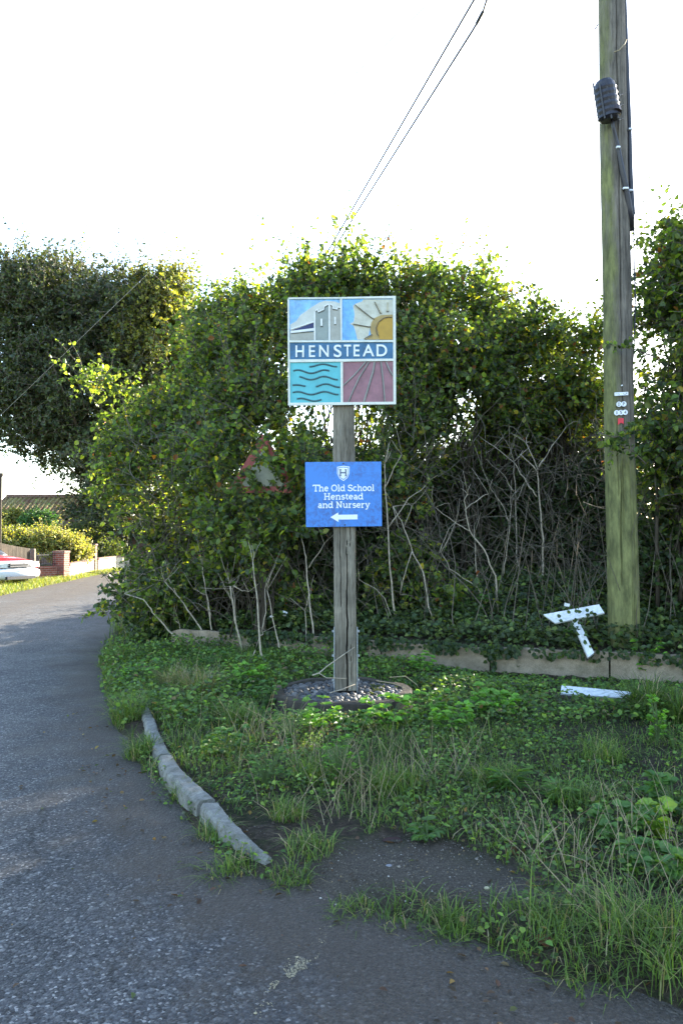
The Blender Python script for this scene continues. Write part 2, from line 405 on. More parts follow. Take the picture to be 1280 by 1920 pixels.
def leaf_obj(name, Pp, D, Nn, L, W, pal, wts, mat, parent=None, label=None, **tg):
    v = leaves_arrays(Pp, D, Nn, L, W); o = np_mesh(name, v, leaf_faces(len(Pp)), mat=mat, parent=parent, tint=tint_leaves(len(Pp), pal, wts))
    if tg: tag(o, label, **tg)
    return o
def grow(starts, dirs, lens, k=5, wob=.25, droop=.25, r=rng):
    n = len(starts); pts = [starts]; d = unit(dirs); st = (lens / (k - 1))[:, None]
    for i in range(k - 1):
        d = unit(d + r.normal(0, wob, (n, 3)) + np.array([0, 0, -droop * (i / k)])); pts.append(pts[-1] + d * st)
    return np.stack(pts, 1)
def twig_mesh(name, poly, r0, r1, mat, parent):
    n, k, _ = poly.shape; t = np.gradient(poly, axis=1); t = unit(t); a = unit(np.cross(t, np.array([.3, .2, .9]))); b = np.cross(t, a)
    rr = np.linspace(1, 0, k)[None, :, None] * (np.broadcast_to(r0, (n,)) - r1)[:, None, None] + r1
    ring = [poly + (a * math.cos(q) + b * math.sin(q)) * rr for q in (0, 2.094, 4.189)]
    v = np.stack(ring, 2).reshape(-1, 3)
    base = (np.arange(n)[:, None, None] * k + np.arange(k - 1)[None, :, None]) * 3; j = np.arange(3)[None, None]
    f = np.stack([base + j, base + (j + 1) % 3, base + 3 + (j + 1) % 3, base + 3 + j], -1).reshape(-1, 4)
    return np_mesh(name, v, f, mat=mat, parent=parent, smooth=True)
def leaves_on(poly, m, L, W, upb=.6, r=rng):
    n, k, _ = poly.shape; tt = np.tile(np.linspace(.12, 1, m), (n, 1)) + r.uniform(-.05, .05, (n, m)); tt = np.clip(tt, 0, .999) * (k - 1)
    i = tt.astype(int); fr = (tt - i)[..., None]; ii = np.arange(n)[:, None]
    p = poly[ii, i] * (1 - fr) + poly[ii, np.minimum(i + 1, k - 1)] * fr; tg = unit(poly[ii, np.minimum(i + 1, k - 1)] - poly[ii, i])
    p = p.reshape(-1, 3); tg = tg.reshape(-1, 3); c = len(p)
    sd = unit(np.cross(tg, r.normal(0, 1, (c, 3)))); d = unit(tg * .6 + sd * 1.0 + np.array([0, 0, -.15]))
    nn = unit(r.normal(0, 1, (c, 3)) * .75 + np.array([0, -.15, upb]))
    s = r.uniform(.5, 1.45, c)
    return p, d, nn, L * s, W * s
def blob_points(blobs, n, power=.45, r=rng):
    w = np.array([b['r'][0] * b['r'][1] * b['r'][2] for b in blobs]) ** .75; idx = r.choice(len(blobs), n, p=w / w.sum())
    C = np.array([b['c'] for b in blobs])[idx]; RR = np.array([b['r'] for b in blobs])[idx]
    u = unit(r.normal(0, 1, (n, 3))); rad = r.uniform(0, 1, (n, 1)) ** power
    return C + u * RR * rad, u
def B(px, py, d, rx, ry, rd):
    c = P(px, py, d); return dict(c=c, r=np.array([rx * d / F, rd, ry * d / F]))
GREEN = [(.066, .100, .040), (.100, .150, .048), (.165, .235, .052), (.040, .062, .028), (.26, .29, .05), (.36, .30, .05), (.24, .09, .03)]
GW = [24, 26, 22, 16, 8, 2.0, 1.0]
def shrub(name, label, blobs, ntw, base_pts, leaf=(.072, .054), nl=9, tl=(.28, .6), pal=GREEN, wts=GW, mat='leaf', hole=.0, group=None, cat='shrub', nbr=8, tr=.005, upd=.55, power=.45, seed=1, hs=2.2, brr=.028, shrink=.2):
    r = np.random.default_rng(1000 + seed)
    base = np.mean(np.array(base_pts), 0); root = empty(name, base, label, cat, group)
    if tl[1] < 1: blobs = [dict(c=b_['c'], r=np.maximum(b_['r'] - shrink * np.array([1, .3, 1]), .08)) for b_ in blobs]
    p, u = blob_points(blobs, int(ntw * (1.0 + hole * 1.2)), power, r)
    nz = snoise(p[:, 0], p[:, 1], hs, seed, p[:, 2]); thr = np.quantile(nz, 1 - 1 / (1 + hole * 1.2)) if hole > 0 else -9
    k = nz >= thr; p, u = p[k], u[k]
    gz = height(p[:, 0], p[:, 1]); k = p[:, 2] > gz + .03; p, u = p[k], u[k]
    d = u * .7 + r.normal(0, .55, p.shape) + np.array([0, 0, upd])
    poly = grow(p, d, r.uniform(*tl, len(p)), 5, .22, .35, r)
    ns = max(6, ntw // 45); sel = np.argsort(-(p[:, 2] + r.uniform(0, 1.0, len(p)) * (p[:, 2].max() - p[:, 2].min())))[:ns]
    shoots = grow(p[sel], u[sel] * .5 + r.normal(0, .3, (ns, 3)) + [0, 0, 1.0], r.uniform(tl[1] * .8, tl[1] * 1.9, ns), 5, .14, .3, r)
    tw = twig_mesh('twigs', np.concatenate([poly, shoots]), tr, tr * .75, M['twig'], root)
    pp, dd, nn, L, W = [np.concatenate(q) for q in zip(leaves_on(poly, nl, leaf[0], leaf[1], r=r), leaves_on(shoots, nl + 3, leaf[0] * .8, leaf[1] * .8, r=r))]
    leaf_obj('foliage', pp, dd, nn, L, W, pal, wts, M[mat], root)
    # woody branches from the bases to points in the crown
    tgt, _ = blob_points(blobs, nbr, .6, r); mb = MB()
    for i in range(nbr):
        b0 = np.array(base_pts[i % len(base_pts)]) + np.append(r.normal(0, .12, 2), -.05); t = tgt[i]; q = []
        for s in np.linspace(0, 1, 8):
            w_ = b0 * (1 - s) + t * s + np.append(r.normal(0, .05, 2), 0) * math.sin(math.pi * s) * 2; w_[2] = b0[2] + (t[2] - b0[2]) * s ** .8; q.append(w_)
        mb.tube(q, [brr * (1 - .8 * s) for s in np.linspace(0, 1, 8)], 6)
    mb.build('branches', M['bark'], root, smooth=True)
    return root
def gb(px, d):
    x = (px - 640) / F * d; return onground(x, d)

# ------------------------------------------------------------------ village sign
DP = 7.30                                    # distance of the post centre
pc = P(648, 1285, DP); pc[2] = .13
def plane(ox, oy, sc, d):
    def fn(u, v, dep=0.0):
        q = P(ox + u / sc, oy + v / sc, d); q[1] -= dep; return q
    return fn
class Flat(MB):
    """flat shapes laid on a board, each a hair prouder than the last"""
    def __init__(s, fn, d0=0.0, step=.0002): super().__init__(); s.fn = fn; s.d = d0; s.step = step
    def poly(s, pts, t): s.d += s.step; s.prism(pts, s.fn, s.d, s.d + t); return s
    def stroke(s, pts, w, t):
        s.d += s.step; p = [np.array(q, float) for q in pts]; n = len(p); Lp, Rp = [], []
        for i in range(n):
            a = p[i] - p[max(i - 1, 0)]; b = p[min(i + 1, n - 1)] - p[i]
            a = a / (np.linalg.norm(a) + 1e-9) if i > 0 else b / (np.linalg.norm(b) + 1e-9); b = b / (np.linalg.norm(b) + 1e-9) if i < n - 1 else a
            m = a + b; m = m / (np.linalg.norm(m) + 1e-9); k = max(.5, float(np.dot(m, a))); nr = np.array([-m[1], m[0]]) * w / 2 / k
            Lp.append(p[i] + nr); Rp.append(p[i] - nr)
        for i in range(n - 1): s.prism([Lp[i], Lp[i + 1], Rp[i + 1], Rp[i]], s.fn, s.d, s.d + t)
        return s
def arc(cx, cy, rx, ry, a0, a1, n=10): return [(cx + rx * math.cos(R(a0 + (a1 - a0) * i / n)), cy + ry * math.sin(R(a0 + (a1 - a0) * i / n))) for i in range(n + 1)]

sign = empty('village_sign', pc, 'square painted village sign reading HENSTEAD, on a cracked timber post', 'sign')
def cracked_post(name, bot, top, hw, hd, cracks, mat, parent):
    # rectangular post, front face a fine grid with real cracks cut in
    nx, nz = 44, 150; L = top - bot; vs = []; fs = []
    for j in range(nz):
        s = j / (nz - 1); c = bot + L * s
        for i in range(nx):
            u = i / (nx - 1) * 2 - 1; dep = -.004 * abs(u) ** 10 * 2
            for (s0, s1, u0, u1, wd, dp_) in cracks:
                if s0 <= s <= s1:
                    k = (s - s0) / (s1 - s0); cu = u0 + (u1 - u0) * k + .03 * math.sin(s * 37) + .015 * math.sin(s * 90); ww = wd * (math.sin(math.pi * min(1, max(0.02, k))) ** .5 if s0 > .01 else min(1, (1 - k) * 1.4 + .15))
                    dep -= dp_ * max(0, 1 - ((u - cu) / ww) ** 2) if abs(u - cu) < ww else 0
            edge_w = .0025 * math.sin(s * 61 + u * 3)
            vs.append((c[0] + u * (hw + edge_w), c[1] - hd - dep + .0015 * math.sin(u * 40 + math.sin(s * 20)), c[2]))
    for j in range(nz - 1):
        for i in range(nx - 1): a = j * nx + i; fs.append((a, a + 1, a + nx + 1, a + nx))
    b0 = len(vs)
    for j in (0, nz - 1):
        c = bot + L * (j / (nz - 1)); vs += [(c[0] - hw, c[1] + hd, c[2]), (c[0] + hw, c[1] + hd, c[2])]
    fs.append((b0, b0 + 1, b0 + 3, b0 + 2)); top_row = [(nz - 1) * nx + i for i in range(nx)]
    fs.append(tuple(top_row + [b0 + 3, b0 + 2])); fs.append(tuple([i for i in range(nx)][::-1] + [b0, b0 + 1]))
    fs.append(tuple([b0] + [j * nx for j in range(nz)] + [b0 + 2])); fs.append(tuple([b0 + 3] + [(nz - 1 - j) * nx + nx - 1 for j in range(nz)] + [b0 + 1]))
    m = MB(); m.add(vs, fs); return m.build(name, mat, parent)
ptop = P(643.5, 740, DP + .02); pbot = pc.copy(); pbot[2] = .16
cracked_post('post', pbot, ptop, .098, .095, [(0, .50, .12, .22, .085, .07), (.28, .58, -.38, -.42, .035, .03), (.0, .22, .52, .5, .02, .02), (.6, .95, .3, .25, .02, .015), (.45, .62, .5, .55, .025, .02)], M['post'], sign)
for sx in (-1, 1):
    m = MB(); x0 = pc[0] + sx * .104; m.box((x0, pc[1] - .075, .40), (.008, .05, .66), bev=.002); br = m.build('steel_bracket', M['steel'], sign)
    for z in (.25, .47, .69):
        m = MB(); m.box((x0 + sx * .012, pc[1] - .075, z), (.016, .022, .022), bev=.004); m.build('bolt', M['steel'], br)
cream = paint('cream_frame_paint', (.62, .63, .55), .5, .1, 14, (.25, .25, .17), .45)
ff = plane(530, 545, 5.818, DP - .105)
def rect(m, u0, v0, u1, v1, z0, z1): m.prism([(u0, v0), (u1, v0), (u1, v1), (u0, v1)], ff, z0, z1)
bd = MB(); bd.prism([(62, 72), (1222, 68), (1228, 1242), (66, 1248)], ff, -.035, .0); back = bd.build('board', paint('board_edge', (.42, .42, .37), .6, .2), sign)
fr = MB()
for a in [((53, 88), (1230, 62), (1230, 88), (58, 98)), ((60, 1226), (1233, 1214), (1233, 1242), (60, 1256)), ((53, 88.5), (72, 98), (82, 1225), (60, 1225.5)), ((1199, 88.5), (1230, 88.5), (1233, 1213.5), (1204, 1213.5)),
          ((624, 93), (646, 92.5), (646, 543), (632, 543)), ((75, 547), (1200, 543.5), (1200, 564), (77, 568)), ((78, 754), (1202, 745), (1202, 770), (80, 786)), ((630, 782), (655, 781), (656, 1220), (632, 1221))]:
    fr.prism(list(a), ff, -.004, .016)
fr.build('frame', cream, sign)
def panel(name, poly, col, d0, d1, **kw):
    m = MB(); m.prism(poly, ff, d0, d1); return m.build(name, paint(name + '_paint', col, .55, **kw), sign)
skyc = (.20, .43, .70)
tl = panel('tower_panel', [(70, 96), (628, 92), (634, 549), (76, 551)], skyc, 0, .003, var=.3, scale=14, dirt=(.45, .5, .5), dirt_amt=.5)
tr_ = panel('sun_panel', [(643, 92), (1203, 90), (1203, 546), (643, 546)], (.16, .40, .72), 0, .003, var=.3, scale=16, dirt=(.1, .2, .35), dirt_amt=.4)
nm = panel('name_band', [(77, 566), (1201, 562), (1203, 749), (79, 757)], (.035, .135, .26), 0, .003, var=.3, scale=10, dirt=(.03, .06, .08), dirt_amt=.6)
wv = panel('wave_panel', [(80, 784), (632, 780), (634, 1230), (82, 1230)], (.09, .42, .46), 0, .003, var=.12, scale=5, dirt=(.05, .2, .2), dirt_amt=.3)
fl = panel('field_panel', [(654, 780), (1206, 768), (1207, 1220), (655, 1224)], (.255, .115, .135), 0, .003, var=.22, scale=11, dirt=(.2, .13, .13), dirt_amt=.5)
def flat(name, parent, col, items, d0, t, **kw):
    m = Flat(ff, d0)
    for it in items:
        if it[0] == 'p': m.poly(it[1], t)
        else: m.stroke(it[1], it[2], t)
    return m.build(name, paint(name + '_paint', col, .55, **kw), parent)
flat('cloud', tl, (.50, .51, .46), [('p', [(84, 400), (84, 370), (150, 330), (190, 270), (300, 190), (400, 130), (460, 112), (560, 118), (627, 140), (630, 300), (500, 400), (350, 400), (90, 440)])], .003, .0015, var=.15, dirt=(.33, .34, .28), dirt_amt=.5)
flat('tower_wall', tl, (.235, .27, .245), [('p', [(360, 540), (360, 225), (380, 212), (388, 240), (448, 215), (455, 180), (495, 158), (497, 540)])], .005, .002, var=.15)
flat('tower_side_wall', tl, (.34, .335, .285), [('p', [(520, 540), (518, 158), (545, 175), (550, 205), (595, 212), (600, 185), (627, 190), (629, 540)])], .005, .002, var=.15)
flat('nave_wall', tl, (.32, .32, .27), [('p', [(80, 545), (80, 462), (340, 445), (340, 540)])], .005, .002, var=.15)
flat('nave_roof', tl, (.012, .02, .10), [('p', [(92, 438), (335, 352), (337, 410)])], .005, .002, var=.3)
flat('outline', tl, (.66, .67, .62), [('s', [(85, 425), (338, 342)], 13), ('s', [(85, 455), (340, 425)], 26), ('s', [(348, 230), (350, 545)], 17), ('s', [(507, 150), (509, 542)], 18), ('s', [(356, 222), (380, 206), (388, 234), (446, 208), (452, 176), (500, 148)], 11),
      ('s', [(515, 148), (545, 168), (550, 198), (592, 206), (600, 182), (627, 188)], 10), ('s', [(422, 310), (424, 388)], 22), ('s', [(570, 290), (571, 368)], 19)], .0075, .005, var=.08)
flat('outline_dark_edge', tl, (.05, .055, .05), [('s', [(366, 232), (386, 220), (392, 246), (452, 220), (458, 186), (497, 162)], 7), ('s', [(520, 160), (541, 178), (546, 208), (594, 216), (602, 192), (627, 197)], 6), ('s', [(412, 394), (436, 396)], 7), ('s', [(562, 374), (582, 375)], 7), ('s', [(434, 315), (436, 392)], 4), ('s', [(90, 471), (338, 449)], 5)], .0075, .0035)  # thin dark strokes beside the pale outlines
flat('sky_glow', tr_, (.50, .49, .40), [('p', [(812, 536), (790, 440), (770, 385), (730, 362), (772, 340), (782, 260), (765, 165), (800, 140), (860, 120), (880, 97), (1198, 97), (1198, 270), (1000, 300), (950, 400), (930, 536)])], .003, .0015, var=.18, dirt=(.28, .25, .12), dirt_amt=.6)
flat('sun_halo', tr_, (.34, .235, .075), [('p', [(885, 537), (905, 520), (960, 480), (950, 420), (965, 350), (1000, 300), (1070, 268), (1198, 262), (1198, 537)])], .005, .0015, var=.2, dirt=(.35, .3, .18), dirt_amt=.5)
flat('sun_disc', tr_, (.42, .245, .025), [('p', [(1045, 500)] + arc(1198, 395, 178, 102, 150, 270, 14) + [(1198, 537), (1060, 537)])], .007, .003, var=.12, dirt=(.3, .17, .03), dirt_amt=.5)
flat('sun_ray', tr_, (.42, .38, .26), [('s', [(790, 170), (985, 312)], 11), ('s', [(768, 372), (952, 400)], 10), ('s', [(895, 530), (972, 486)], 12), ('s', [(1006, 128), (1072, 250)], 17), ('s', [(1142, 130), (1141, 230)], 17)], .0075, .006)
flat('sun_groove_shade', tr_, (.065, .045, .02), [('s', [(785, 158), (965, 300), (995, 314)], 8), ('s', [(764, 368), (940, 400), (958, 398)], 8), ('s', [(888, 528), (975, 482)], 8), ('s', [(998, 125), (1060, 250), (1080, 252)], 7), ('s', [(1130, 225), (1142, 238), (1154, 225)], 8), ('s', [(1045, 500), (1022, 470), (1018, 410), (1045, 345), (1100, 305), (1150, 292), (1188, 297)], 8)], .0142, .003)  # raised dark strokes, the shade of the grooves put into their colour
wave = lambda pts: ('s', pts, 17)
def wv_pts(u0, u1, v, amp, ph): return [(u0 + (u1 - u0) * i / 16, v - amp * math.sin(ph + (u0 + (u1 - u0) * i / 16) / 335 * 2 * math.pi)) for i in range(17)]
waves = [(290, 592, 814, 15, 5.9), (115, 508, 882, 16, 4.9), (182, 600, 952, 16, 5.9), (108, 248, 1038, 12, 5.1), (362, 622, 1036, 14, 5.9), (110, 608, 1116, 16, 5.4), (155, 422, 1190, 13, 4.7)]
# crests traced: a crest about u=160 and another about u=450
def wl(u0, u1, v, cu, amp): return [(u0 + (u1 - u0) * i / 18, v - amp * math.cos(((u0 + (u1 - u0) * i / 18) - cu) / 290 * 2 * math.pi)) for i in range(19)]
W7 = [wl(290, 592, 816, 440, 14), wl(115, 508, 884, 165, 18), wl(182, 600, 954, 450, 18), wl(108, 248, 1038, 150, 10), wl(362, 622, 1036, 470, 18), wl(110, 608, 1118, 165, 16), wl(155, 422, 1190, 200, 15)]
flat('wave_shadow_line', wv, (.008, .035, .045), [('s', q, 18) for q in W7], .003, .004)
flat('wave_line', wv, (.03, .14, .17), [('s', [(a, b - 3) for a, b in q], 8) for q in W7], .0075, .003)
fur = [[(905, 778), (780, 920), (662, 1032)], [(938, 778), (870, 890), (830, 950), (800, 1020), (770, 1080), (715, 1214)], [(1003, 778), (985, 880), (950, 1000), (885, 1214)], [(1070, 776), (1085, 900), (1100, 1050), (1112, 1212)], [(1125, 776), (1160, 860), (1204, 935)]]
flat('furrow', fl, (.235, .225, .20), [('s', q, 14 if i != 2 else 22) for i, q in enumerate(fur)], .003, .004)
flat('furrow_dark_edge', fl, (.05, .04, .04), [('s', [(a + (8 if i < 3 else -9), b + 2) for a, b in q], 5) for i, q in enumerate(fur)], .0085, .002)  # thin dark strip along each furrow
# raised letters
def text_mesh(ch, off=.012):
    cu = bpy.data.curves.new('t', 'FONT'); cu.body = ch; cu.extrude = .5; cu.resolution_u = 6; cu.offset = off
    o = bpy.data.objects.new('t', cu); scene.collection.objects.link(o); bpy.context.view_layer.update()
    me = bpy.data.meshes.new_from_object(o.evaluated_get(bpy.context.evaluated_depsgraph_get()))
    vs = np.array([v.co[:] for v in me.vertices]); fs = [tuple(p.vertices) for p in me.polygons]
    bpy.data.objects.remove(o); bpy.data.curves.remove(cu); bpy.data.meshes.remove(me); return vs, fs
def put_text(mb, ch, fn, u0, v0, u1, v1, d0, t, off=.012):
    vs, fs = text_mesh(ch, off); lo, hi = vs.min(0), vs.max(0)
    out = [fn(u0 + (x - lo[0]) / (hi[0] - lo[0]) * (u1 - u0), v1 - (y - lo[1]) / (hi[1] - lo[1]) * (v1 - v0), d0 + (z + .5) * t) for x, y, z in vs]
    mb.add(out, fs)
lt = MB()
for ch, a, b, v0, v1 in [('H', 140, 232, 600, 728), ('E', 286, 353, 600, 727), ('N', 397, 501, 596, 724), ('S', 556, 641, 592, 728), ('T', 666, 744, 592, 719), ('E', 771, 837, 592, 720), ('A', 869, 997, 591, 719), ('D', 1021, 1136, 590, 719)]:
    put_text(lt, ch, ff, a, v0, b, v1, .003, .009)
lt.build('lettering', paint('letter_white', (.70, .72, .70), .5, .08), nm)

# blue school sign
fs2 = plane(500, 530, 4.0, DP - .125)
bs = MB(); bs.prism([(288, 1346), (857, 1342), (863, 1826), (295, 1833)], fs2, 0, .004)
bluem, bt, bb = newmat('blue_vinyl'); co = coords(bt)
blotch = noise(bt, co, 26, 7, .75); gate = noise(bt, coords(bt, (1, 1, 1)), 3.4, 3, .5)
dk = ramp(bt, blotch, [(.44, (.030, .105, .33)), (.52, (.024, .17, .52)), (.7, (.04, .21, .58))])
bt.links.new(mixc(bt, (.028, .185, .56), dk, ramp(bt, gate, [(.38, (0, 0, 0)), (.6, (1, 1, 1))])), bb.inputs['Base Color']); bb.inputs['Roughness'].default_value = .42
school = bs.build('direction_sign', bluem, None, origin=P(646, 927, DP - .125)); tag(school, 'blue sign with white shield and arrow on the post below the village board', 'sign')
wm = paint('white_vinyl', (.72, .76, .80), .5, .05)
sh = [(527, 1382), (573, 1374), (620, 1380), (619, 1432), (604, 1466), (575, 1488), (545, 1468), (528, 1434)]
def scl(p, k, c=(573, 1427)): return [(c[0] + (a - c[0]) * k, c[1] + (b - c[1]) * k) for a, b in p]
m = Flat(fs2, .004); m.poly(sh, .0006); s1 = m.build('shield', wm, school)
m = Flat(fs2, .0052); m.poly(scl(sh, .88), .0004); m.build('shield_line', bluem, s1)
m = Flat(fs2, .0060); m.poly(scl(sh, .78), .0004); m.build('shield_field', wm, s1)
m = Flat(fs2, .0068)
for q in ([(552, 1402), (552, 1450)], [(592, 1402), (592, 1450)], [(552, 1426), (592, 1426)]): m.stroke(q, 9, .0004)
for cx in (552, 592):
    for cy in (1402, 1450): m.stroke([(cx - 9, cy), (cx + 9, cy)], 4, .0004)
m.build('shield_letter', paint('dark_navy', (.02, .05, .12), .5, .1), s1)
m = Flat(fs2, .004); m.poly([(477, 1759), (535, 1724), (537, 1741), (680, 1739), (680, 1775), (537, 1777), (538, 1795)], .0008); m.build('arrow', wm, school)
# slab serif letters as strokes: cap height 1, width units
def A_(cx, cy, rx, ry, a0, a1, n=10): return arc(cx, cy, rx, ry, a0, a1, n)
xh = .70
GL = {
 'T': (.80, [[(.40, .03), (.40, .95)], [(.03, .95), (.77, .95)], [(.04, .95), (.04, .78)], [(.76, .95), (.76, .78)], [(.24, .03), (.56, .03)]]),
 'h': (.72, [[(.15, .03), (.15, .97)], [(.02, .97), (.15, .97)], [(.15, .48), (.24, .62), (.38, .67), (.50, .60), (.54, .48), (.54, .03)], [(.03, .03), (.28, .03)], [(.43, .03), (.67, .03)]]),
 'e': (.60, [[(.08, .37), (.50, .37)] , A_(.29, .35, .22, .31, 5, 320, 16)]),
 'O': (.86, [A_(.41, .49, .34, .46, 0, 360, 24)]),
 'l': (.34, [[(.16, .03), (.16, .97)], [(.03, .97), (.16, .97)], [(.02, .03), (.30, .03)]]),
 'd': (.70, [[(.52, .03), (.52, .97)], [(.40, .97), (.52, .97)], A_(.29, .35, .23, .31, 0, 360, 18), [(.52, .03), (.65, .03)]]),
 'S': (.66, [A_(.31, .72, .23, .22, 20, 260, 12) + [(.36, .48)] + A_(.31, .26, .25, .23, 70, -155, 12), [(.54, .92), (.54, .76)], [(.06, .05), (.06, .24)]]),
 'c': (.57, [A_(.30, .35, .23, .31, 45, 315, 16)]),
 'o': (.62, [A_(.29, .35, .23, .31, 0, 360, 18)]),
 'H': (.88, [[(.17, .03), (.17, .95)], [(.67, .03), (.67, .95)], [(.17, .5), (.67, .5)]] + [[(c - .14, y), (c + .14, y)] for c in (.17, .67) for y in (.03, .95)]),
 'n': (.72, [[(.15, .03), (.15, .66)], [(.02, .66), (.15, .66)], [(.15, .48), (.24, .62), (.38, .67), (.50, .60), (.54, .48), (.54, .03)], [(.03, .03), (.28, .03)], [(.43, .03), (.67, .03)]]),
 's': (.52, [A_(.25, .51, .17, .15, 20, 260, 10) + A_(.25, .20, .19, .17, 80, -155, 10)]),
 't': (.44, [[(.18, .88), (.18, .18), (.24, .06), (.38, .06)], [(.04, .66), (.38, .66)]]),
 'a': (.60, [[(.10, .58), (.24, .67), (.38, .63), (.43, .50), (.43, .03)], A_(.27, .20, .18, .17, 0, 360, 14), [(.43, .03), (.55, .03)]]),
 'N': (.88, [[(.17, .03), (.17, .95)], [(.17, .95), (.67, .03)], [(.67, .03), (.67, .95)], [(.03, .95), (.17, .95)], [(.53, .95), (.81, .95)], [(.03, .03), (.31, .03)]]),
 'u': (.72, [[(.15, .66), (.15, .2), (.22, .07), (.34, .03), (.46, .1), (.54, .22)], [(.54, .66), (.54, .03)], [(.02, .66), (.15, .66)], [(.42, .66), (.54, .66)], [(.54, .03), (.67, .03)]]),
 'r': (.52, [[(.15, .03), (.15, .66)], [(.02, .66), (.15, .66)], [(.15, .46), (.24, .61), (.42, .66)], [(.03, .03), (.30, .03)]]),
 'y': (.64, [[(.12, .66), (.32, .05)], [(.54, .66), (.28, -.16), (.18, -.26), (.06, -.24)], [(.02, .66), (.23, .66)], [(.43, .66), (.63, .66)]]),
 ' ': (.32, [])}
def slab_text(mb, txt, u0, u1, vbase, vslope, cap, wd):
    tot = sum(GL[c][0] for c in txt) - .05; k = (u1 - u0) / tot; u = u0
    for c in txt:
        adv, st = GL[c]
        for s_ in st: mb.stroke([(u + x * k, vbase + vslope * (u + x * k - u0) - y * cap) for x, y in s_], wd, .0005)
        u += adv * k
m = Flat(fs2, .004, .00003)
slab_text(m, 'The Old School', 345, 804, 1565, -.008, 48, 7.6); slab_text(m, 'Henstead', 428, 722, 1627, -.008, 47, 7.6); slab_text(m, 'and Nursery', 383, 770, 1690, -.008, 47, 7.6)
m.build('lettering', wm, school)
dkm = paint('dark_metal', (.02, .02, .022), .5, .2)
for u, v in ((574, 1357), (585, 1817)):
    m = MB(); m.prism(arc(u, v, 6, 6, 0, 324, 9), fs2, .004, .007); m.build('screw', dkm, school)

# round cobbled plinth
pl = empty('cobbled_plinth', (pc[0] - .03, pc[1] - .02, 0), 'round dark brick plinth topped with grey cobbles, round the foot of the sign post', 'plinth')
cx, cy = pl.location.x, pl.location.y
prof = [(.0, .115), (.53, .13), (.545, .16), (.615, .16), (.632, .145), (.64, -.1)]; m = MB(); n = 72; vs = []; fs = []
for r_, z in prof:
    for k in range(n):
        a = 2 * math.pi * k / n; rr = r_ * (1 + .012 * math.sin(a * 5) + .008 * math.sin(a * 13)); vs.append((cx + rr * math.cos(a), cy + rr * math.sin(a), z + (.008 * math.sin(a * 7 + r_ * 9) if z > 0 else 0)))
ring_f = lambda i: [(i * n + k, i * n + (k + 1) % n, (i + 1) * n + (k + 1) % n, (i + 1) * n + k) for k in range(n)]
m1 = MB(); m1.add(vs, ring_f(0) + ring_f(1)); m1.build('mortar_bed', M['mortar'], pl, smooth=True)
m1 = MB(); m1.add(vs, ring_f(2) + ring_f(3) + ring_f(4)); m1.build('brick_rim', M['plinth'], pl)
ico_v = []; ico_f = []
import bmesh
bm_ = bmesh.new(); bmesh.ops.create_icosphere(bm_, subdivisions=2, radius=1); ico_v = np.array([v.co[:] for v in bm_.verts]); ico_f = np.array([[v.index for v in f_.verts] for f_ in bm_.faces]); bm_.free()
pts = []; tries = 0
while len(pts) < 330 and tries < 20000:
    tries += 1; a = rng.uniform(0, 6.283); r_ = .525 * math.sqrt(rng.uniform(0, 1)); x, y = r_ * math.cos(a), r_ * math.sin(a)
    if abs(cx + x - pc[0]) < .115 and abs(cy + y - pc[1]) < .12: continue
    if all((x - q[0]) ** 2 + ((y - q[1])) ** 2 > .050 ** 2 for q in pts): pts.append((x, y))
V = []; Fc = []; T = []
for i, (x, y) in enumerate(pts):
    a = rng.uniform(0, 3.14); s = np.array([rng.uniform(.030, .042), rng.uniform(.020, .028), rng.uniform(.018, .026)]); v = ico_v * s * (1 + .06 * np.sin(ico_v[:, [1, 2, 0]] * 3 + i))
    c, s_ = math.cos(a), math.sin(a); v = np.stack([v[:, 0] * c - v[:, 1] * s_, v[:, 0] * s_ + v[:, 1] * c, v[:, 2]], 1) + [cx + x, cy + y, .140 - .01 * ((x * x + y * y) / .33)]
    Fc.append(ico_f + len(V) * len(ico_v)); V.append(v); k = rng.uniform(.6, 1.5); base = [(.060, .058, .056), (.085, .072, .06), (.040, .042, .046), (.115, .11, .105)][rng.integers(4)]
    T.append(np.tile(np.array(base) * k, (len(v), 1)))
cobm, ct, cb_ = newmat('cobble'); at = N(ct, 'ShaderNodeAttribute', attribute_name='tint')
ct.links.new(mixc(ct, at.outputs['Color'], ramp(ct, noise(ct, coords(ct), 40, 4, .7), [(.3, (.6, .6, .6)), (.7, (1.25, 1.25, 1.2))]), 1.0, 'MULTIPLY'), cb_.inputs['Base Color']); cb_.inputs['Roughness'].default_value = .55
np_mesh('cobbles', np.concatenate(V), None, np.concatenate(Fc), mat=cobm, parent=pl, smooth=True, tint=np.concatenate(T))
# moss and dry wisps lying on the plinth
k = 900; a = rng.uniform(-.6, 1.2, k); rr = rng.uniform(.28, .53, k); p = np.stack([cx + rr * np.cos(a), cy + rr * np.sin(a), np.full(k, .155)], 1)
p = p[snoise(p[:, 0], p[:, 1], 9, 44) > .15]; k = len(p)
leaf_obj('moss', p, rng.normal(0, 1, (k, 3)) * [1, 1, .4], rng.normal(0, .5, (k, 3)) + [0, 0, 1], .02, .012, [(.07, .10, .02), (.12, .14, .03)], [1, 1], M['grass'], pl)
def twigthing(name, label, px, d, r0, r1, mat, cat='twig', group=None, branches=(), fan=0, lift=0):
    pts = [P(a, b, d if not isinstance(d, (list, tuple)) else d[i]) for i, (a, b) in enumerate(px)]
    m = MB(); n = len(pts); m.tube(pts, [r0 + (r1 - r0) * i / (n - 1) for i in range(n)], 6)
    for bq in branches:
        q = [P(a, b, d if not isinstance(d, (list, tuple)) else d[0]) for a, b in bq]; m.tube(q, [r0 * .6 + (r1 - r0 * .6) * i / (len(q) - 1) for i in range(len(q))], 5)
    o = m.build(name, mat, None, smooth=True, origin=pts[0]); tag(o, label, cat, group); return o
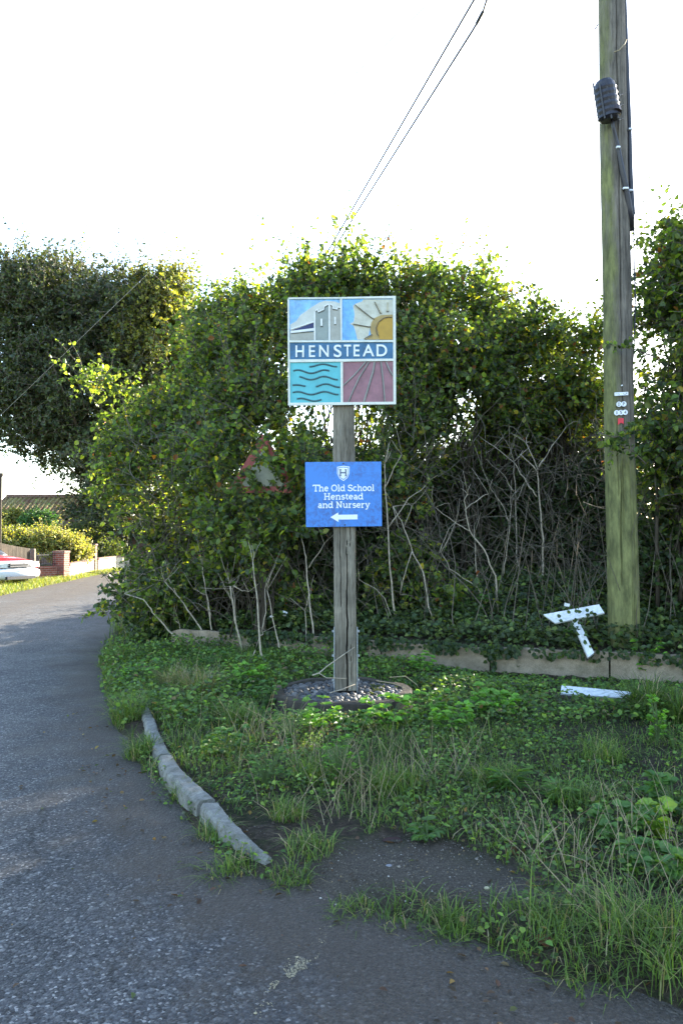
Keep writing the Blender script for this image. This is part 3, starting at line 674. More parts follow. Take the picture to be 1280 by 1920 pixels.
twigthing('fallen_twig', 'forked pale twig leaning on the foot of the sign post', [(586, 1266), (598, 1262), (612, 1250), (640, 1230), (665, 1213)], [6.85, 6.9, 6.95, 7.1, 7.15], .006, .003, M['dead_stem'], branches=[[(598, 1262), (612, 1271), (650, 1272)]])
twigthing('fallen_twig', 'thin pale stick lying across the cobbles in front of the post', [(618, 1299), (640, 1293), (665, 1283)], [6.9, 6.95, 7.05], .005, .003, M['dead_stem'])
for i, (q, lab) in enumerate([([(705, 1276), (735, 1281), (760, 1290), (785, 1300)], 'dry curved stalk trailing over the right side of the cobbles'), ([(730, 1270), (760, 1268), (780, 1283), (785, 1290)], 'dry arching stalk behind the right rim of the cobbles')]):
    twigthing('dry_stalk', lab, q, 7.0, .004, .002, M['straw'], 'stalk')

# ------------------------------------------------------------------ kerb stones
kpx = [(262, 1322), (272, 1345), (300, 1410), (378, 1502), (512, 1612)]
kout = [G(x, y, zz)[:2] for x, y, zz in [(264, 1326, .09), (271, 1348, .09), (297, 1418, .09), (376, 1512, .08), (505, 1610, .055)]]
kin = [G(x, y, zz)[:2] for x, y, zz in [(277, 1322, .1), (288, 1345, .1), (325, 1412, .1), (414, 1497, .1), (518, 1605, .06)]]
ztop = [.085, .095, .10, .10, .10, ]
labs = ['short far end stub of the curved concrete kerb half buried in grass', 'second kerb stone from the far end, slim grey concrete beside tall grass', 'longest concrete kerb stone, with a weathered sloping edge', 'nearest concrete kerb stone, tapering down into the soil at its near end']
for i in range(4):
    m = MB(); ns = 30; rk = np.random.default_rng(300 + i); a0, a1 = np.array(kout[i]), np.array(kout[i + 1]); b0, b1 = np.array(kin[i]), np.array(kin[i + 1]); vs = []; g_ = .014; ch_ = a1 - a0; ch_n = np.array([-ch_[1], ch_[0]]) / np.hypot(*ch_); ch_n = ch_n if ch_n[0] < 0 else -ch_n; bow = [0, .010, .028, .03][i]
    for s in np.linspace(.0 + g_ / .5, 1 - g_ / .5, ns):
        o_ = a0 + (a1 - a0) * s + ch_n * bow * 4 * s * (1 - s); c_ = b0 + (b1 - b0) * s; nd = (c_ - o_); nd = nd / (np.linalg.norm(nd) + 1e-9)
        wd_ = [.070, .078, .085, .10][i] + ([.005, .005, .015, -.075][i]) * s; c_ = o_ + nd * wd_
        z = ztop[i] + (-.045 * s ** 1.6 if i == 3 else 0) + .003 * math.sin(s * 9 + i)
        wob = .003 * math.sin(s * 23 + i * 2)
        sec = [(o_ - nd * .010, -.12), (o_ - nd * (.008 + wob), z - .05), (o_ - nd * (.004 + wob), z - .018), (o_ + nd * (.012 - wob), z), (c_ - nd * .012, z + .001), (c_, z - .008), (c_ + nd * .004, -.12)]
        vs += [(q[0] + rk.normal(0, .0016), q[1] + rk.normal(0, .0016), zz + rk.normal(0, .0016) - (.012 if rk.uniform() < .05 else 0)) for q, zz in sec]
    k = 7; fs = [(r_ * k + j, r_ * k + (j + 1) % k, (r_ + 1) * k + (j + 1) % k, (r_ + 1) * k + j) for r_ in range(ns - 1) for j in range(k)] + [tuple(range(k)), tuple(range((ns - 1) * k, ns * k))[::-1]]
    m.add(vs, fs); o = m.build('kerb_stone', M['kerb'], None, origin=(a0[0], a0[1], 0)); tag(o, labs[i], 'kerb stone', 'kerb stones round the verge corner')

# ------------------------------------------------------------------ concrete edging slabs holding the bank
wl2 = wall_line; segL = np.hypot(*np.diff(wl2, axis=0).T); cum = np.concatenate([[0], np.cumsum(segL)])
def wpt(s): return np.array([np.interp(s, cum, wl2[:, 0]), np.interp(s, cum, wl2[:, 1])])
seam = G(1145, 1283); s_seam = min(np.linspace(0, cum[-1], 600), key=lambda s: abs(wpt(s)[0] - seam[0]))
cuts = [s_seam - 5.6, s_seam - 4.8, s_seam - 3.5, s_seam - 2.55, s_seam - 1.25, s_seam, s_seam + .62 + .3, s_seam + 2.2]
slabl = ['broken pale slab with a slanting end, leftmost of the concrete edging behind the stems', 'cracked concrete edging slab low behind the bare stems left of the post', 'mossy concrete edging slab directly behind the sign post', 'concrete edging slab under brambles right of the sign post', 'concrete edging slab with the white narrow plank hanging over it', 'concrete edging slab right of the dark joint below the telegraph pole', 'overgrown concrete edging slab at the right edge']
for i in range(7):
    a, b = wpt(cuts[i] + .009), wpt(cuts[i + 1] - .009); t = (b - a); L = np.hypot(*t); t = t / L; nn_ = np.array([-t[1], t[0]])
    vs = []; ns = 12; zt = .325 + [-.02, -.06, -.01, -.02, .0, .004, -.02][i]
    for s in np.linspace(0, 1, ns):
        c = a + (b - a) * s; z = zt + .004 * math.sin(s * 11 + i) - (.25 * max(0, .15 - s) if i == 0 else 0) - (.05 * sstep(.75, 1, s) if i in (1, 5) else 0)
        vs += [(*(c - nn_ * .03), -.1), (*(c - nn_ * .03), z - .008), (*(c - nn_ * .022), z), (*(c + nn_ * .03), z), (*(c + nn_ * .03), -.1)]
    fs = [(r_ * 5 + j, r_ * 5 + (j + 1) % 5, (r_ + 1) * 5 + (j + 1) % 5, (r_ + 1) * 5 + j) for r_ in range(ns - 1) for j in range(5)] + [(0, 1, 2, 3, 4), tuple(range((ns - 1) * 5, ns * 5))[::-1]]
    m = MB(); m.add(vs, fs); o = m.build('edging_slab', M['slab'], None, origin=(*a, 0)); tag(o, slabl[i], 'edging slab', 'concrete edging slabs holding back the bank')

# ------------------------------------------------------------------ telegraph pole
DT = 8.95
tb = P(1169, 1200, DT); tb[2] = float(height(tb[0], tb[1])) - .1; tt = P(1138, -345, DT)
pole = empty('telegraph_pole', (tb[0], tb[1], tb[2] + .1), 'tall green stained wooden telegraph pole with cable closure and white DP 154 plates', 'telegraph pole')
def pole_c(z): s = (z - tb[2]) / (tt[2] - tb[2]); return tb[:2] + (tt[:2] - tb[:2]) * s, .170 - .034 * s
nth, nz = 150, 260; vs = []; al = []; Hh = tt[2] - tb[2]
for j in range(nz):
    s = j / (nz - 1); z = tb[2] + Hh * s; c, r_ = pole_c(z)
    for k in range(nth):
        a = 2 * math.pi * k / nth; fr_ = math.atan2(math.sin(a + math.pi / 2), math.cos(a + math.pi / 2)) # 0 faces the camera, + to the right
        d = 0
        for (z0, z1, a0, a1, w_, dd) in [(2.7, 9.5, -.12, .1, .05, .02), (1.0, 2.3, -.42, -.30, .06, .02), (.3, 1.1, .45, .5, .05, .02), (.3, .9, .62, .62, .04, .015), (.35, 1.0, .28, .3, .035, .012), (2.0, 3.1, -.5, -.5, .04, .012), (5.0, 6.6, .3, .28, .03, .01), (1.5, 2.5, -.15, -.2, .04, .012)]:
            if z0 < z < z1:
                u = (z - z0) / (z1 - z0); ca = a0 + (a1 - a0) * u + .02 * math.sin(z * 7); ww = w_ * (4 * u * (1 - u) + .15)
                if abs(fr_ - ca) < ww: d += dd * 1.9 * (1 - ((fr_ - ca) / ww) ** 2)
        rr = r_ + .0035 * math.sin(a * 9 + z * .5) + .002 * math.sin(a * 23 + z) + .004 * math.sin(z * 1.9 + a) - d
        vs.append((c[0] + rr * math.cos(a), c[1] + rr * math.sin(a), z))
        low = 1 - sstep(2.0, 3.2, z); left = sstep(-.05, -.75, fr_) if True else 0
        left = float(np.clip((-fr_ - .05) / .6, 0, 1)) if fr_ > -2.2 else .3
        al.append(max(float(low) * .56, left * (.44 - .12 * float(sstep(3, 7, z)))) - (.14 if fr_ > .3 else 0))
fs = [(j * nth + k, j * nth + (k + 1) % nth, (j + 1) * nth + (k + 1) % nth, (j + 1) * nth + k) for j in range(nz - 1) for k in range(nth)]
np_mesh('shaft', vs, fs, mat=M['pole'], parent=pole, smooth=True, attrs={'algae': al})
m = MB(); m.tube([(*pole_c(tt[2])[0], tt[2] - .01), (*pole_c(tt[2])[0], tt[2] + .06)], [.145, .05], 20); m.build('cap', M['steel'], pole)
# crossarm carrying the wires
ca_, cb2 = P(935, -318, DT - .2), P(1200, -318, DT - .2); m = MB(); m.box((ca_ + cb2) / 2, (abs(cb2[0] - ca_[0]), .09, .09), bev=.01); m.build('crossarm', M['bark'], pole)
fp = lambda px, py, out=0.0: (lambda q: np.array([q[0], q[1] - out, q[2]]))(P(px, py, DT - .175))
fpole = lambda u, v, dep=0.0: fp(1140 + u / 21.34, 720 + v / 21.34, dep)
pm = paint('plate_white', (.75, .77, .80), .45, .05); blk = paint('plate_black', (.02, .02, .025), .5, .1)
m = MB(); m.prism([(232, 345), (775, 315), (780, 445), (235, 475)], fpole, .0, .006); p0 = m.build('label_plate', pm, pole)
m = Flat(fpole, .006); m.stroke([(265, 408), (300, 385), (330, 400), (410, 395)], 10, .001); m.stroke([(570, 385), (600, 410), (680, 412), (735, 370), (705, 348)], 16, .001); m.stroke([(400, 415), (430, 412)], 18, .001); m.build('faded_marking', paint('faded_ink', (.1, .1, .12), .6, .2), p0)
def discs(name, cs, rad, txt):
    m = Flat(fpole, 0.0, .0003)
    for u, v in cs: m.poly(arc(u, v, rad, rad, 0, 345, 23), .007)
    o = m.build(name, pm, pole); t_ = MB()
    for (u, v), ch in zip(cs, txt):
        w_ = 15 if ch == '1' else 42; put_text(t_, ch, fpole, u - w_, v - 66, u + w_, v + 62, .0082, .0012, 0.0)
    t_.build('lettering', blk, o); return o
discs('letter_plate', [(412, 812), (603, 802)], 104, 'DP'); discs('number_plate', [(320, 1155), (485, 1145), (655, 1135)], 104, '154')
m = MB(); m.prism([(375, 1375), (570, 1360), (600, 1390), (600, 1600), (490, 1550), (370, 1640)], fpole, 0, .004); m.build('red_tag', paint('red_tag', (.60, .02, .04), .5, .1), pole)
m = MB(); m.tube([fpole(528, 60, -.01), fpole(528, 60, .012)], .008, 8); m.build('nail', pm, pole)
# closure and cables
cabm = paint('black_cable', (.018, .017, .024), .42, .3, 30, (.06, .06, .08), .4)
# drum-shaped closure, with ribs
c0, c1 = P(1131, 152, DT - .30), P(1142, 226, DT - .26); vs = []; mcl = MB(); n_ = 15; pr = []; pp_ = []
for i in range(n_):
    s = i / (n_ - 1); pp_.append(c0 + (c1 - c0) * s); pr.append((.085 + .035 * min(1, s * 6)) * (1.0 if s < .93 else .8) + (.006 if i % 2 else -.002))
mcl.tube(pp_, pr, 18); clo = mcl.build('cable_closure', cabm, pole)
for dx in (-22, -10, 3, 15):
    m = MB(); m.tube([P(1133 + dx, 156, DT - .41 + abs(dx) * .002), P(1143 + dx, 222, DT - .37 + abs(dx) * .002)], .010, 6); m.build('rib', cabm, clo)
m = MB(); m.tube([P(1148, 205, DT - .30), P(1150, 214, DT - .32)], .085, 14); m.build('neck', paint('dark_brown_plastic', (.03, .018, .02), .5, .2), clo)
m = MB()
for v in (178, 198, 224): m.tube([P(1142, v + 4, DT - .19), P(1160, v + 1, DT - .19), P(1171, v - 4, DT - .10), P(1176, v - 6, DT)], .004, 5)
m.build('strap', cabm, pole)
def cable(name, px, r_, mat=cabm, n=7):
    m = MB(); m.tube([P(a, b, DT + d) for a, b, d in px], r_, n); return m.build(name, mat, pole, smooth=True)
cable('feed_cable', [(1146, 222, -.28), (1150, 245, -.22), (1158, 275, -.2), (1166, 320, -.18), (1173, 355, -.14), (1178, 390, -.1), (1181, 425, -.06)], [.016, .019, .022, .03, .035, .04, .042])
cable('side_cable', [(1166, -340, -.02), (1169, 0, -.02), (1172, 75, -.02), (1175, 150, -.02), (1179, 240, -.02), (1181, 330, -.04), (1184, 400, -.04), (1182, 432, -.05)], [.030] * 4 + [.027, .030, .036, .03])
cable('thin_cable', [(1181, 240, .0), (1185, 380, .0), (1187, 420, .0), (1188, 500, .0), (1190, 560, 0), (1188, 640, .02), (1178, 800, .1)], .009)
cable('tie_wire', [(1150, 98, -.19), (1160, 94, -.2), (1170, 82, -.14), (1175, 72, -.02)], .006, M['straw'])
for (a, b, d, w_) in ((1158, 276, -.2, 7), (1172, 353, -.14, 10), (1181, 357, -.04, 9), (1181, 242, -.02, 7)):
    m = MB(); m.box(P(a, b, DT + d - .035), (w_ * 9 / F, .03, .022), bev=.004); m.build('white_tie', pm, pole)
m = MB(); m.tube([P(1120, 46, DT - .05), P(1116, 53, DT - .1), P(1114, 56, DT - .11)], .008, 6); m.build('hook', cabm, pole)

# ------------------------------------------------------------------ overhead wires
wirem = paint('wire', (.02, .022, .03), .5, .1); wirel = paint('grey_wire', (.24, .24, .22), .6, .1)
def wire(label, pts, r_, mat):
    m = MB(); q = []
    for i in range(len(pts) - 1):
        for s in np.linspace(0, 1, 24, endpoint=(i == len(pts) - 2)): q.append(pts[i] + (pts[i + 1] - pts[i]) * s)
    m.tube(q, r_ if not isinstance(r_, list) else [r_[min(len(r_) - 1, k * len(r_) // len(q))] for k in range(len(q))], 5)
    o = m.build('overhead_wire', mat, None, origin=pts[0]); return tag(o, label, 'wire', 'overhead wires from the telegraph pole')
wire('upper of the two dark overhead wires slanting up to the right behind the village board', [P(1073, -318, DT - .2), P(520, 634, 27)], .017, wirem)
wire('lower dark overhead wire with a kinked thick splice near the top of the sky', [P(960, -318, DT - .2), P(912, 0, 10.6), P(905, 22, 10.8), P(893, 45, 11.0), P(884, 60, 11.2), P(541, 600, 27)], [.010, .016, .026, .017, .017], wirem)
wire('pale thin overhead wire crossing in front of the large dark tree', [P(1140, -318, DT - .2), P(-60, 838, 38)], .006, wirel)

# ------------------------------------------------------------------ broken white sign boards lying on the bank
def board(label, quad, dists, th, extra=None, nm_='broken_board'):
    q = [P(a, b, d) for (a, b), d in zip(quad, dists)]; nrm = np.cross(q[1] - q[0], q[3] - q[0]); nrm = nrm / np.linalg.norm(nrm); nrm = nrm if nrm[1] < 0 else -nrm
    vs = [tuple(p) for p in q] + [tuple(p - nrm * th) for p in q]
    fs = [(0, 1, 2, 3), (4, 7, 6, 5)] + [(i, i + 4, (i + 1) % 4 + 4, (i + 1) % 4) for i in range(4)]
    m = MB(); m.add(vs, fs); o = m.build(nm_, M['white'], None, origin=q[0]); return tag(o, label, 'board', 'broken white sign boards')
o = board('longest white painted board, tilted on the ivy left of the telegraph pole', [(1018, 1152), (1122, 1133), (1132, 1149), (1040, 1168)], [8.75, 8.65, 8.55, 8.62], .02)
m = MB(); m.box(P(1062, 1134, 8.72), (.055, .02, .035), Matrix.Rotation(.2, 3, 'Y')); m.build('cleat', M['white'], o)
o = board('narrow white board hanging down over the concrete edging with a black cut end', [(1072, 1163), (1084, 1163), (1113, 1224), (1102, 1232)], [8.62, 8.62, 8.28, 8.28], .03)
m = MB(); a, b = P(1102, 1232.5, 8.28), P(1113, 1224.5, 8.28); m.add([a, b, b + [0, .06, -.045], a + [0, .06, -.045], a + [0, .09, .0], b + [0, .09, 0]], [(0, 1, 2, 3), (3, 2, 5, 4), (0, 3, 4), (1, 5, 2), (0, 4, 5, 1)]); m.build('cut_end', blk, o)
board('white board lying flat in the grass below the concrete edging', [(1052, 1285), (1182, 1297), (1180, 1309), (1050, 1300)], [7.52, 7.30, 7.22, 7.42], .03)

# ------------------------------------------------------------------ warning triangle in the hedge
fw = lambda u, v, dep=0.0: (lambda q: np.array([q[0], q[1] - dep, q[2]]))(P(u, v, 10.22))
ws = empty('warning_sign', onground(*fw(494, 900)[:2]), 'red bordered triangular road sign, smothered by leaves left of the village sign', 'road sign')
def rtri(k, c=(493.5, 892)):
    pts = []
    for (x, y), a0 in (((494, 822), -150), ((548, 917), -30), ((438, 917), 90)):
        X_, Y_ = c[0] + (x - c[0]) * k, c[1] + (y - c[1]) * k; pts += arc(X_, Y_, 7 * k, 7 * k, a0, a0 + 120, 5)
    return pts
m = MB(); m.prism(rtri(1), fw, 0, .004); m.build('red_border', paint('faded_red', (.30, .045, .035), .5, .2), ws)
m = MB(); m.prism(rtri(.62), fw, .0045, .006); m.build('cream_face', paint('cream_face', (.30, .30, .23), .5, .15), ws)
m = MB(); q = fw(494, 925); z0 = ws.location.z; m.tube([(q[0], q[1] + .06, z0 - .1), (q[0], q[1] + .06, q[2] + .6)], .03, 10); m.build('pole', M['bark'], ws)

# ------------------------------------------------------------------ far left: bungalow, tree, garden, walls, car
hg = 'garden and lane'
bx, by = P(14, 932, 44)[0], 44.0
rz_ = P(14, 932, 44)[2]; rx1 = bx + 13.0
bun = empty('bungalow', (bx, by, 0), 'low brick bungalow with mossy brown pantile roof far down the lane', 'house')
m = MB(); m.box((bx + 6.5, by, 1.05), (12.4, 6.4, 2.3)); m.build('wall', M['brick2'], bun)
m = MB(); m.add([(bx + .3, by - 3.2, 2.2), (bx + .3, by + 3.2, 2.2), (bx + .3, by, rz_ - .12), (bx + 12.7, by - 3.2, 2.2), (bx + 12.7, by + 3.2, 2.2), (bx + 12.7, by, rz_ - .12)], [(0, 2, 1), (3, 4, 5), (0, 3, 5, 2), (1, 2, 5, 4), (0, 1, 4, 3)]); m.build('gable', M['brick'], bun)
vs = []; nxr = 500; nyr = 13; ns_ = 6
for side in (-1, 1):
    for j in range(nyr * ns_ + 1):
        s = j / (nyr * ns_); stp = (1 - (s * nyr) % 1) * .035
        for i in range(nxr):
            x = bx + 13 * i / (nxr - 1); vs.append((x, by + side * (3.55 * (1 - s)), 2.02 + (rz_ - 2.02) * s + .035 * math.sin(x * 2 * math.pi / .26) + stp))
nr = nyr * ns_ + 1; fs = []
for q in range(2):
    for j in range(nr - 1):
        a = (np.arange(nxr - 1) + (q * nr + j) * nxr); fs.append(np.stack([a, a + 1, a + nxr + 1, a + nxr], -1))
rt, tt_, tb_ = newmat('pantile'); co = coords(tt_)
tt_.links.new(mixc(tt_, ramp(tt_, noise(tt_, co, 5, 5, .7), [(.3, (.10, .045, .03)), (.7, (.20, .10, .06))]), ramp(tt_, noise(tt_, co, 30, 5, .7), [(.3, (.16, .16, .05)), (.7, (.42, .38, .14))]), ramp(tt_, noise(tt_, co, 1.6, 6, .75), [(.4, (0, 0, 0)), (.6, (.8,) * 3)])), tb_.inputs['Base Color']); tb_.inputs['Roughness'].default_value = .9
roof = np_mesh('roof', vs, np.concatenate(fs), mat=rt, parent=bun)
m = MB(); m.tube([(bx - .02, by, rz_ + .03), (bx + 13.02, by, rz_ + .03)], .12, 10); m.build('ridge', M['brick2'], roof)
m = MB(); m.add([(bx - .05, by - 3.6, 1.95), (bx - .05, by, rz_ + .02), (bx - .05, by, rz_ - .28), (bx - .05, by - 3.6, 1.7), (bx - .12, by - 3.6, 1.95), (bx - .12, by, rz_ + .02), (bx - .12, by, rz_ - .28), (bx - .12, by - 3.6, 1.7)], [(0, 1, 2, 3), (4, 7, 6, 5), (0, 4, 5, 1), (1, 5, 6, 2), (2, 6, 7, 3), (3, 7, 4, 0)]); m.build('bargeboard', M['brick'], bun)
for xx in (2.2, 6.2, 10):
    m = MB(); m.box((bx + xx, by - 3.22, 1.25), (1.4, .08, 1.1)); wf = m.build('window', pm, bun); m = MB(); m.box((bx + xx, by - 3.27, 1.25), (1.2, .02, .9)); m.build('pane', blk, wf)

TREEP = [(.030, .048, .020), (.048, .070, .026), (.075, .10, .032), (.14, .17, .04)]
bl = [B(125, 600, 42, 125, 95, 4.5), B(245, 610, 41, 95, 80, 4.5), B(60, 555, 42, 65, 55, 3.5), B(40, 740, 42, 65, 100, 4), B(170, 730, 41, 140, 105, 5), B(285, 720, 41, 75, 110, 4), B(110, 825, 42, 80, 52, 3.5),
      B(205, 870, 41, 70, 80, 3.5), B(215, 980, 41, 50, 70, 3), B(310, 620, 41, 50, 80, 3), B(165, 985, 43, 25, 42, 2), B(20, 640, 42, 26, 32, 2.5)]
shrub('large_tree', 'large dark dense evergreen tree filling the left skyline above the lane', bl, 11500, [onground(-11.6, 42), onground(-11.2, 41.6)], leaf=(.17, .115), nl=12, tl=(.6, 1.5), pal=TREEP, wts=[4, 5, 3, .5], mat='far_leaf', hole=.1, cat='tree', nbr=26, tr=.014, upd=.7, power=.5, seed=3, hs=.9, brr=.16)
SUNLIT_GREEN = [(.15, .17, .04), (.22, .24, .05), (.09, .12, .03), (.30, .29, .06)]  # lit side of the large tree, sunlight put into the leaf colours
shrub('sunlit_flank', 'sunlit right flank of the large dark tree, its sunlight put into yellow green leaves', [B(300, 585, 39, 58, 62, 2), B(335, 560, 39.5, 32, 45, 1.6), B(260, 640, 38.5, 42, 70, 1.6), B(320, 680, 39, 50, 80, 2)], 1900, [onground(-8.4, 39)], leaf=(.16, .11), nl=11, tl=(.5, 1.2), pal=SUNLIT_GREEN, wts=[4, 4, 3, 1.5], mat='gold_leaf', hole=.2, cat='tree', nbr=12, tr=.014, seed=4, hs=.9, brr=.12)
GOLD = [(.26, .25, .05), (.38, .38, .14), (.17, .20, .04), (.09, .12, .03)]
for args in [('hedge_shrub', 'golden variegated shrub spilling over the low brick wall beside the brick gate pier', [B(120, 1025, 31, 45, 27, .8), B(148, 1038, 31.5, 26, 20, .7), B(90, 1015, 31, 30, 25, .8)], GOLD, [4, 4, 3, 1], 1500),
             ('hedge_shrub', 'long golden green hedge behind the dark panel fence by the red car', [B(20, 1010, 32, 45, 20, 1), B(70, 1014, 32, 42, 20, 1), B(45, 1020, 31.5, 50, 14, .9), B(-25, 1000, 32, 40, 30, 1)], GOLD, [3, 2, 5, 3], 1700),
             ('round_shrub', 'clipped rounded mid green bush standing above the golden hedge', [B(72, 978, 35, 30, 17, .8)], [(.05, .13, .03), (.07, .17, .04)], [1, 1], 900),
             ('round_shrub', 'small yellowish bush below the bungalow gable at the far left', [B(22, 972, 36, 24, 12, .7)], [(.25, .24, .05), (.16, .19, .04)], [1, 1], 600),
             ('dark_shrub', 'dark shaded shrub under the big tree beyond the end gate pier', [B(200, 1040, 38, 45, 32, 1.2), B(160, 1000, 38, 30, 25, 1)], TREEP, [2, 4, 4, 1], 1000)]:
    nm_, lb, bb_, pal_, wt_, nt_ = args; c = bb_[0]['c']
    shrub(nm_, lb, bb_, nt_, [onground(c[0], c[1])], leaf=(.085, .055), nl=9, tl=(.25, .5), pal=pal_, wts=wt_, mat='gold_leaf' if 'gold' in lb or 'yellow' in lb else 'leaf', nbr=6, seed=hash(lb) % 97 if False else len(lb), hs=2, tr=.006)
# dark slim post at the frame edge
q = P(0.5, 990, 27); m = MB(); zt = P(0, 887, 27)[2]; m.tube([(q[0], 27, -.05), (q[0], 27, zt)], [.055, .05], 10); m.tube([(q[0], 27, zt - .12), (q[0], 27, zt)], .09, 10); o = m.build('post', M['bark'], None, origin=(q[0], 27, 0)); tag(o, 'dark slim post cut by the left edge of the picture', 'post')
# brick gate piers
def pier(label, px, d, w_, top_y, mat):
    x = (px - 640) / F * d; zt = P(px, top_y, d)[2]; t = empty('gate_pier', (x, d, 0), label, 'gate pier', 'brick piers of the garden wall')
    rotm = Matrix.Rotation(-.12, 3, 'Z')
    m = MB(); m.box((x, d, (zt - .08) / 2 - .05), (w_, w_, zt - .08 + .1), rotm); m.build('shaft', mat, t); m = MB(); m.box((x, d, zt - .035), (w_ + .05, w_ + .05, .085), rotm, bev=.015); m.build('cap', M['brick2'], t)
pier('sturdy red brick gate pier at the near end of the pale low wall', 116, 28.6, .42, 1033, M['brick'])
pier('slim brick pier at the far end of the pale low wall', 177, 33.2, .2, 1020, M['brick2'])
def wallseg(name, label, pa, pb, za, zb, th, mat, cat='wall', capm=None):
    a = np.array(pa, float); b = np.array(pb, float); t = (b - a) / np.linalg.norm(b - a); nn_ = np.array([-t[1], t[0]]) * th / 2
    vs = []
    for p, z in ((a, za), (b, zb)): vs += [(*(p - nn_), -.15), (*(p - nn_), z), (*(p + nn_), z), (*(p + nn_), -.15)]
    m = MB(); m.add(vs, [(0, 1, 2, 3), (4, 7, 6, 5), (0, 4, 5, 1), (1, 5, 6, 2), (2, 6, 7, 3), (3, 7, 4, 0)])
    if capm is None: o = m.build(name, mat, None, origin=(*a, 0)); return tag(o, label, cat)
    t_ = empty(name, (*a, 0), label, cat); m.build('wall_face', mat, t_); vs = []; nn_ = nn_ * 1.25
    for p, z in ((a, za), (b, zb)): vs += [(*(p - nn_), z + .003), (*(p - nn_), z + .07), (*(p + nn_), z + .07), (*(p + nn_), z + .003)]
    m = MB(); m.add(vs, [(0, 1, 2, 3), (4, 7, 6, 5), (0, 4, 5, 1), (1, 5, 6, 2), (2, 6, 7, 3), (3, 7, 4, 0)]); m.build('coping', capm, t_); return t_
xat = lambda px, d: (px - 640) / F * d
pale = concrete('pale_render', (.42, .38, .28), (.58, .53, .40), .25, 3)
wallseg('garden_wall', 'low pale sunlit garden wall between the two brick piers', (xat(128, 28.9), 28.9), (xat(174, 33.1), 33.1), .47, .56, .16, pale, capm=M['brick2'])
wallseg('garden_wall', 'shaded low garden wall beyond the far slim pier', (xat(182, 33.6), 33.6), (xat(262, 41), 41), .55, .6, .16, pale, capm=M['brick2'])
wallseg('garden_wall', 'low red brick wall with railings between concrete post and near brick pier', (xat(68, 27.7), 27.7), (xat(106, 28.4), 28.4), .42, .42, .2, M['brick'], capm=M['brick'])
rl = MB(); a = np.array([xat(69, 27.7), 27.7]); b = np.array([xat(105, 28.4), 28.4])
rail = empty('railing', (*a, .49), 'dark metal railing on top of the low red brick wall', 'railing')
for z in (.56, .88): rl.tube([(*a, z), (*b, z)], .012, 5)
for s in np.linspace(.03, .97, 9): p = a + (b - a) * s; rl.tube([(*p, .485), (*p, .98)], .008, 5)
rl.build('bars', dkm, rail)
# panel fence with concrete post
fa, fb = np.array([xat(-60, 24.6), 24.6]), np.array([xat(58, 27.4), 27.4]); ft = empty('panel_fence', (*fb, 0), 'dark weathered board fence with scooped top and concrete post behind the red car', 'fence')
m = MB(); n_ = 30
for i in range(n_):
    s0, s1 = i / n_, (i + 1) / n_ - .004; p0_, p1_ = fa + (fb - fa) * s0, fa + (fb - fa) * s1; z0, z1 = [1.12 + .30 * (1 - s) + .22 * (1 - s) ** 2 for s in (s0, s1)]; dy = .012 * (i % 2)
    m.add([(p0_[0], p0_[1] - .02 - dy, 0), (p0_[0], p0_[1] - .02 - dy, z0), (p1_[0], p1_[1] - .02 - dy, z1), (p1_[0], p1_[1] - .02 - dy, 0), (p0_[0], p0_[1] + .01 - dy, 0), (p0_[0], p0_[1] + .01 - dy, z0), (p1_[0], p1_[1] + .01 - dy, z1), (p1_[0], p1_[1] + .01 - dy, 0)], [(0, 1, 2, 3), (4, 7, 6, 5), (0, 4, 5, 1), (1, 5, 6, 2), (2, 6, 7, 3), (3, 7, 4, 0)])
m.build('panel', M['bark'], ft)
zt = P(63, 1029, 27.5)[2]; m = MB(); m.box((xat(63, 27.5), 27.5, zt / 2 - .05), (.15, .15, zt + .1), bev=.015); m.build('post', concrete('post_concrete', (.14, .12, .10), (.24, .21, .17)), ft)

# car: nose towards the right
car = empty('parked_car', (xat(33, 24.3), 24.3, 0), 'red car with pale silver front and bumper, parked on the grass at the left edge', 'car')
ca = math.radians(-30)           # heading of the nose
hx, hy = math.cos(ca), math.sin(ca)
def cw(x, y, z): return (car.location.x + x * hx - y * hy, car.location.y + x * hy + y * hx, z)      # x forward from the nose (negative = back), y left
paint_red, tr3, br3 = newmat('red_car_paint'); br3.inputs['Base Color'].default_value = (.42, .02, .025, 1); br3.inputs['Roughness'].default_value = .3; br3.inputs['Coat Weight'].default_value = .6
silv, ts3, bs3 = newmat('silver_car_paint'); bs3.inputs['Base Color'].default_value = (.62, .63, .64, 1); bs3.inputs['Roughness'].default_value = .35
glassm, tg3, bg3 = newmat('car_glass'); bg3.inputs['Base Color'].default_value = (.02, .025, .03, 1); bg3.inputs['Roughness'].default_value = .08
def loft(name, secs, mat, n=28, p=3.2):
    vs = []; fs = []
    for x, hw, zb, zt_, bulge in secs:
        for k in range(n):
            a = 2 * math.pi * k / n; c, s = math.cos(a), math.sin(a); yy = hw * abs(c) ** (2 / p) * (1 if c > 0 else -1); zz = (zb + zt_) / 2 + (zt_ - zb) / 2 * abs(s) ** (2 / p) * (1 if s > 0 else -1)
            vs.append(cw(x + bulge * (1 - (yy / .9) ** 2), yy, zz))
    for i in range(len(secs) - 1):
        for k in range(n): fs.append((i * n + k, i * n + (k + 1) % n, (i + 1) * n + (k + 1) % n, (i + 1) * n + k))
    fs += [tuple(range(n)), tuple(range((len(secs) - 1) * n, len(secs) * n))[::-1]]
    m = MB(); m.add(vs, fs); return m.build(name, mat, car, smooth=True)
loft('body', [(-4.35, .72, .45, .86, 0), (-4.25, .80, .32, .95, 0), (-3.6, .86, .28, 1.0, 0), (-2.6, .88, .28, .98, 0), (-1.3, .88, .28, .96, 0), (-.6, .87, .30, .90, 0), (-.22, .84, .42, .83, .05), (-.06, .80, .48, .77, .08)], paint_red)
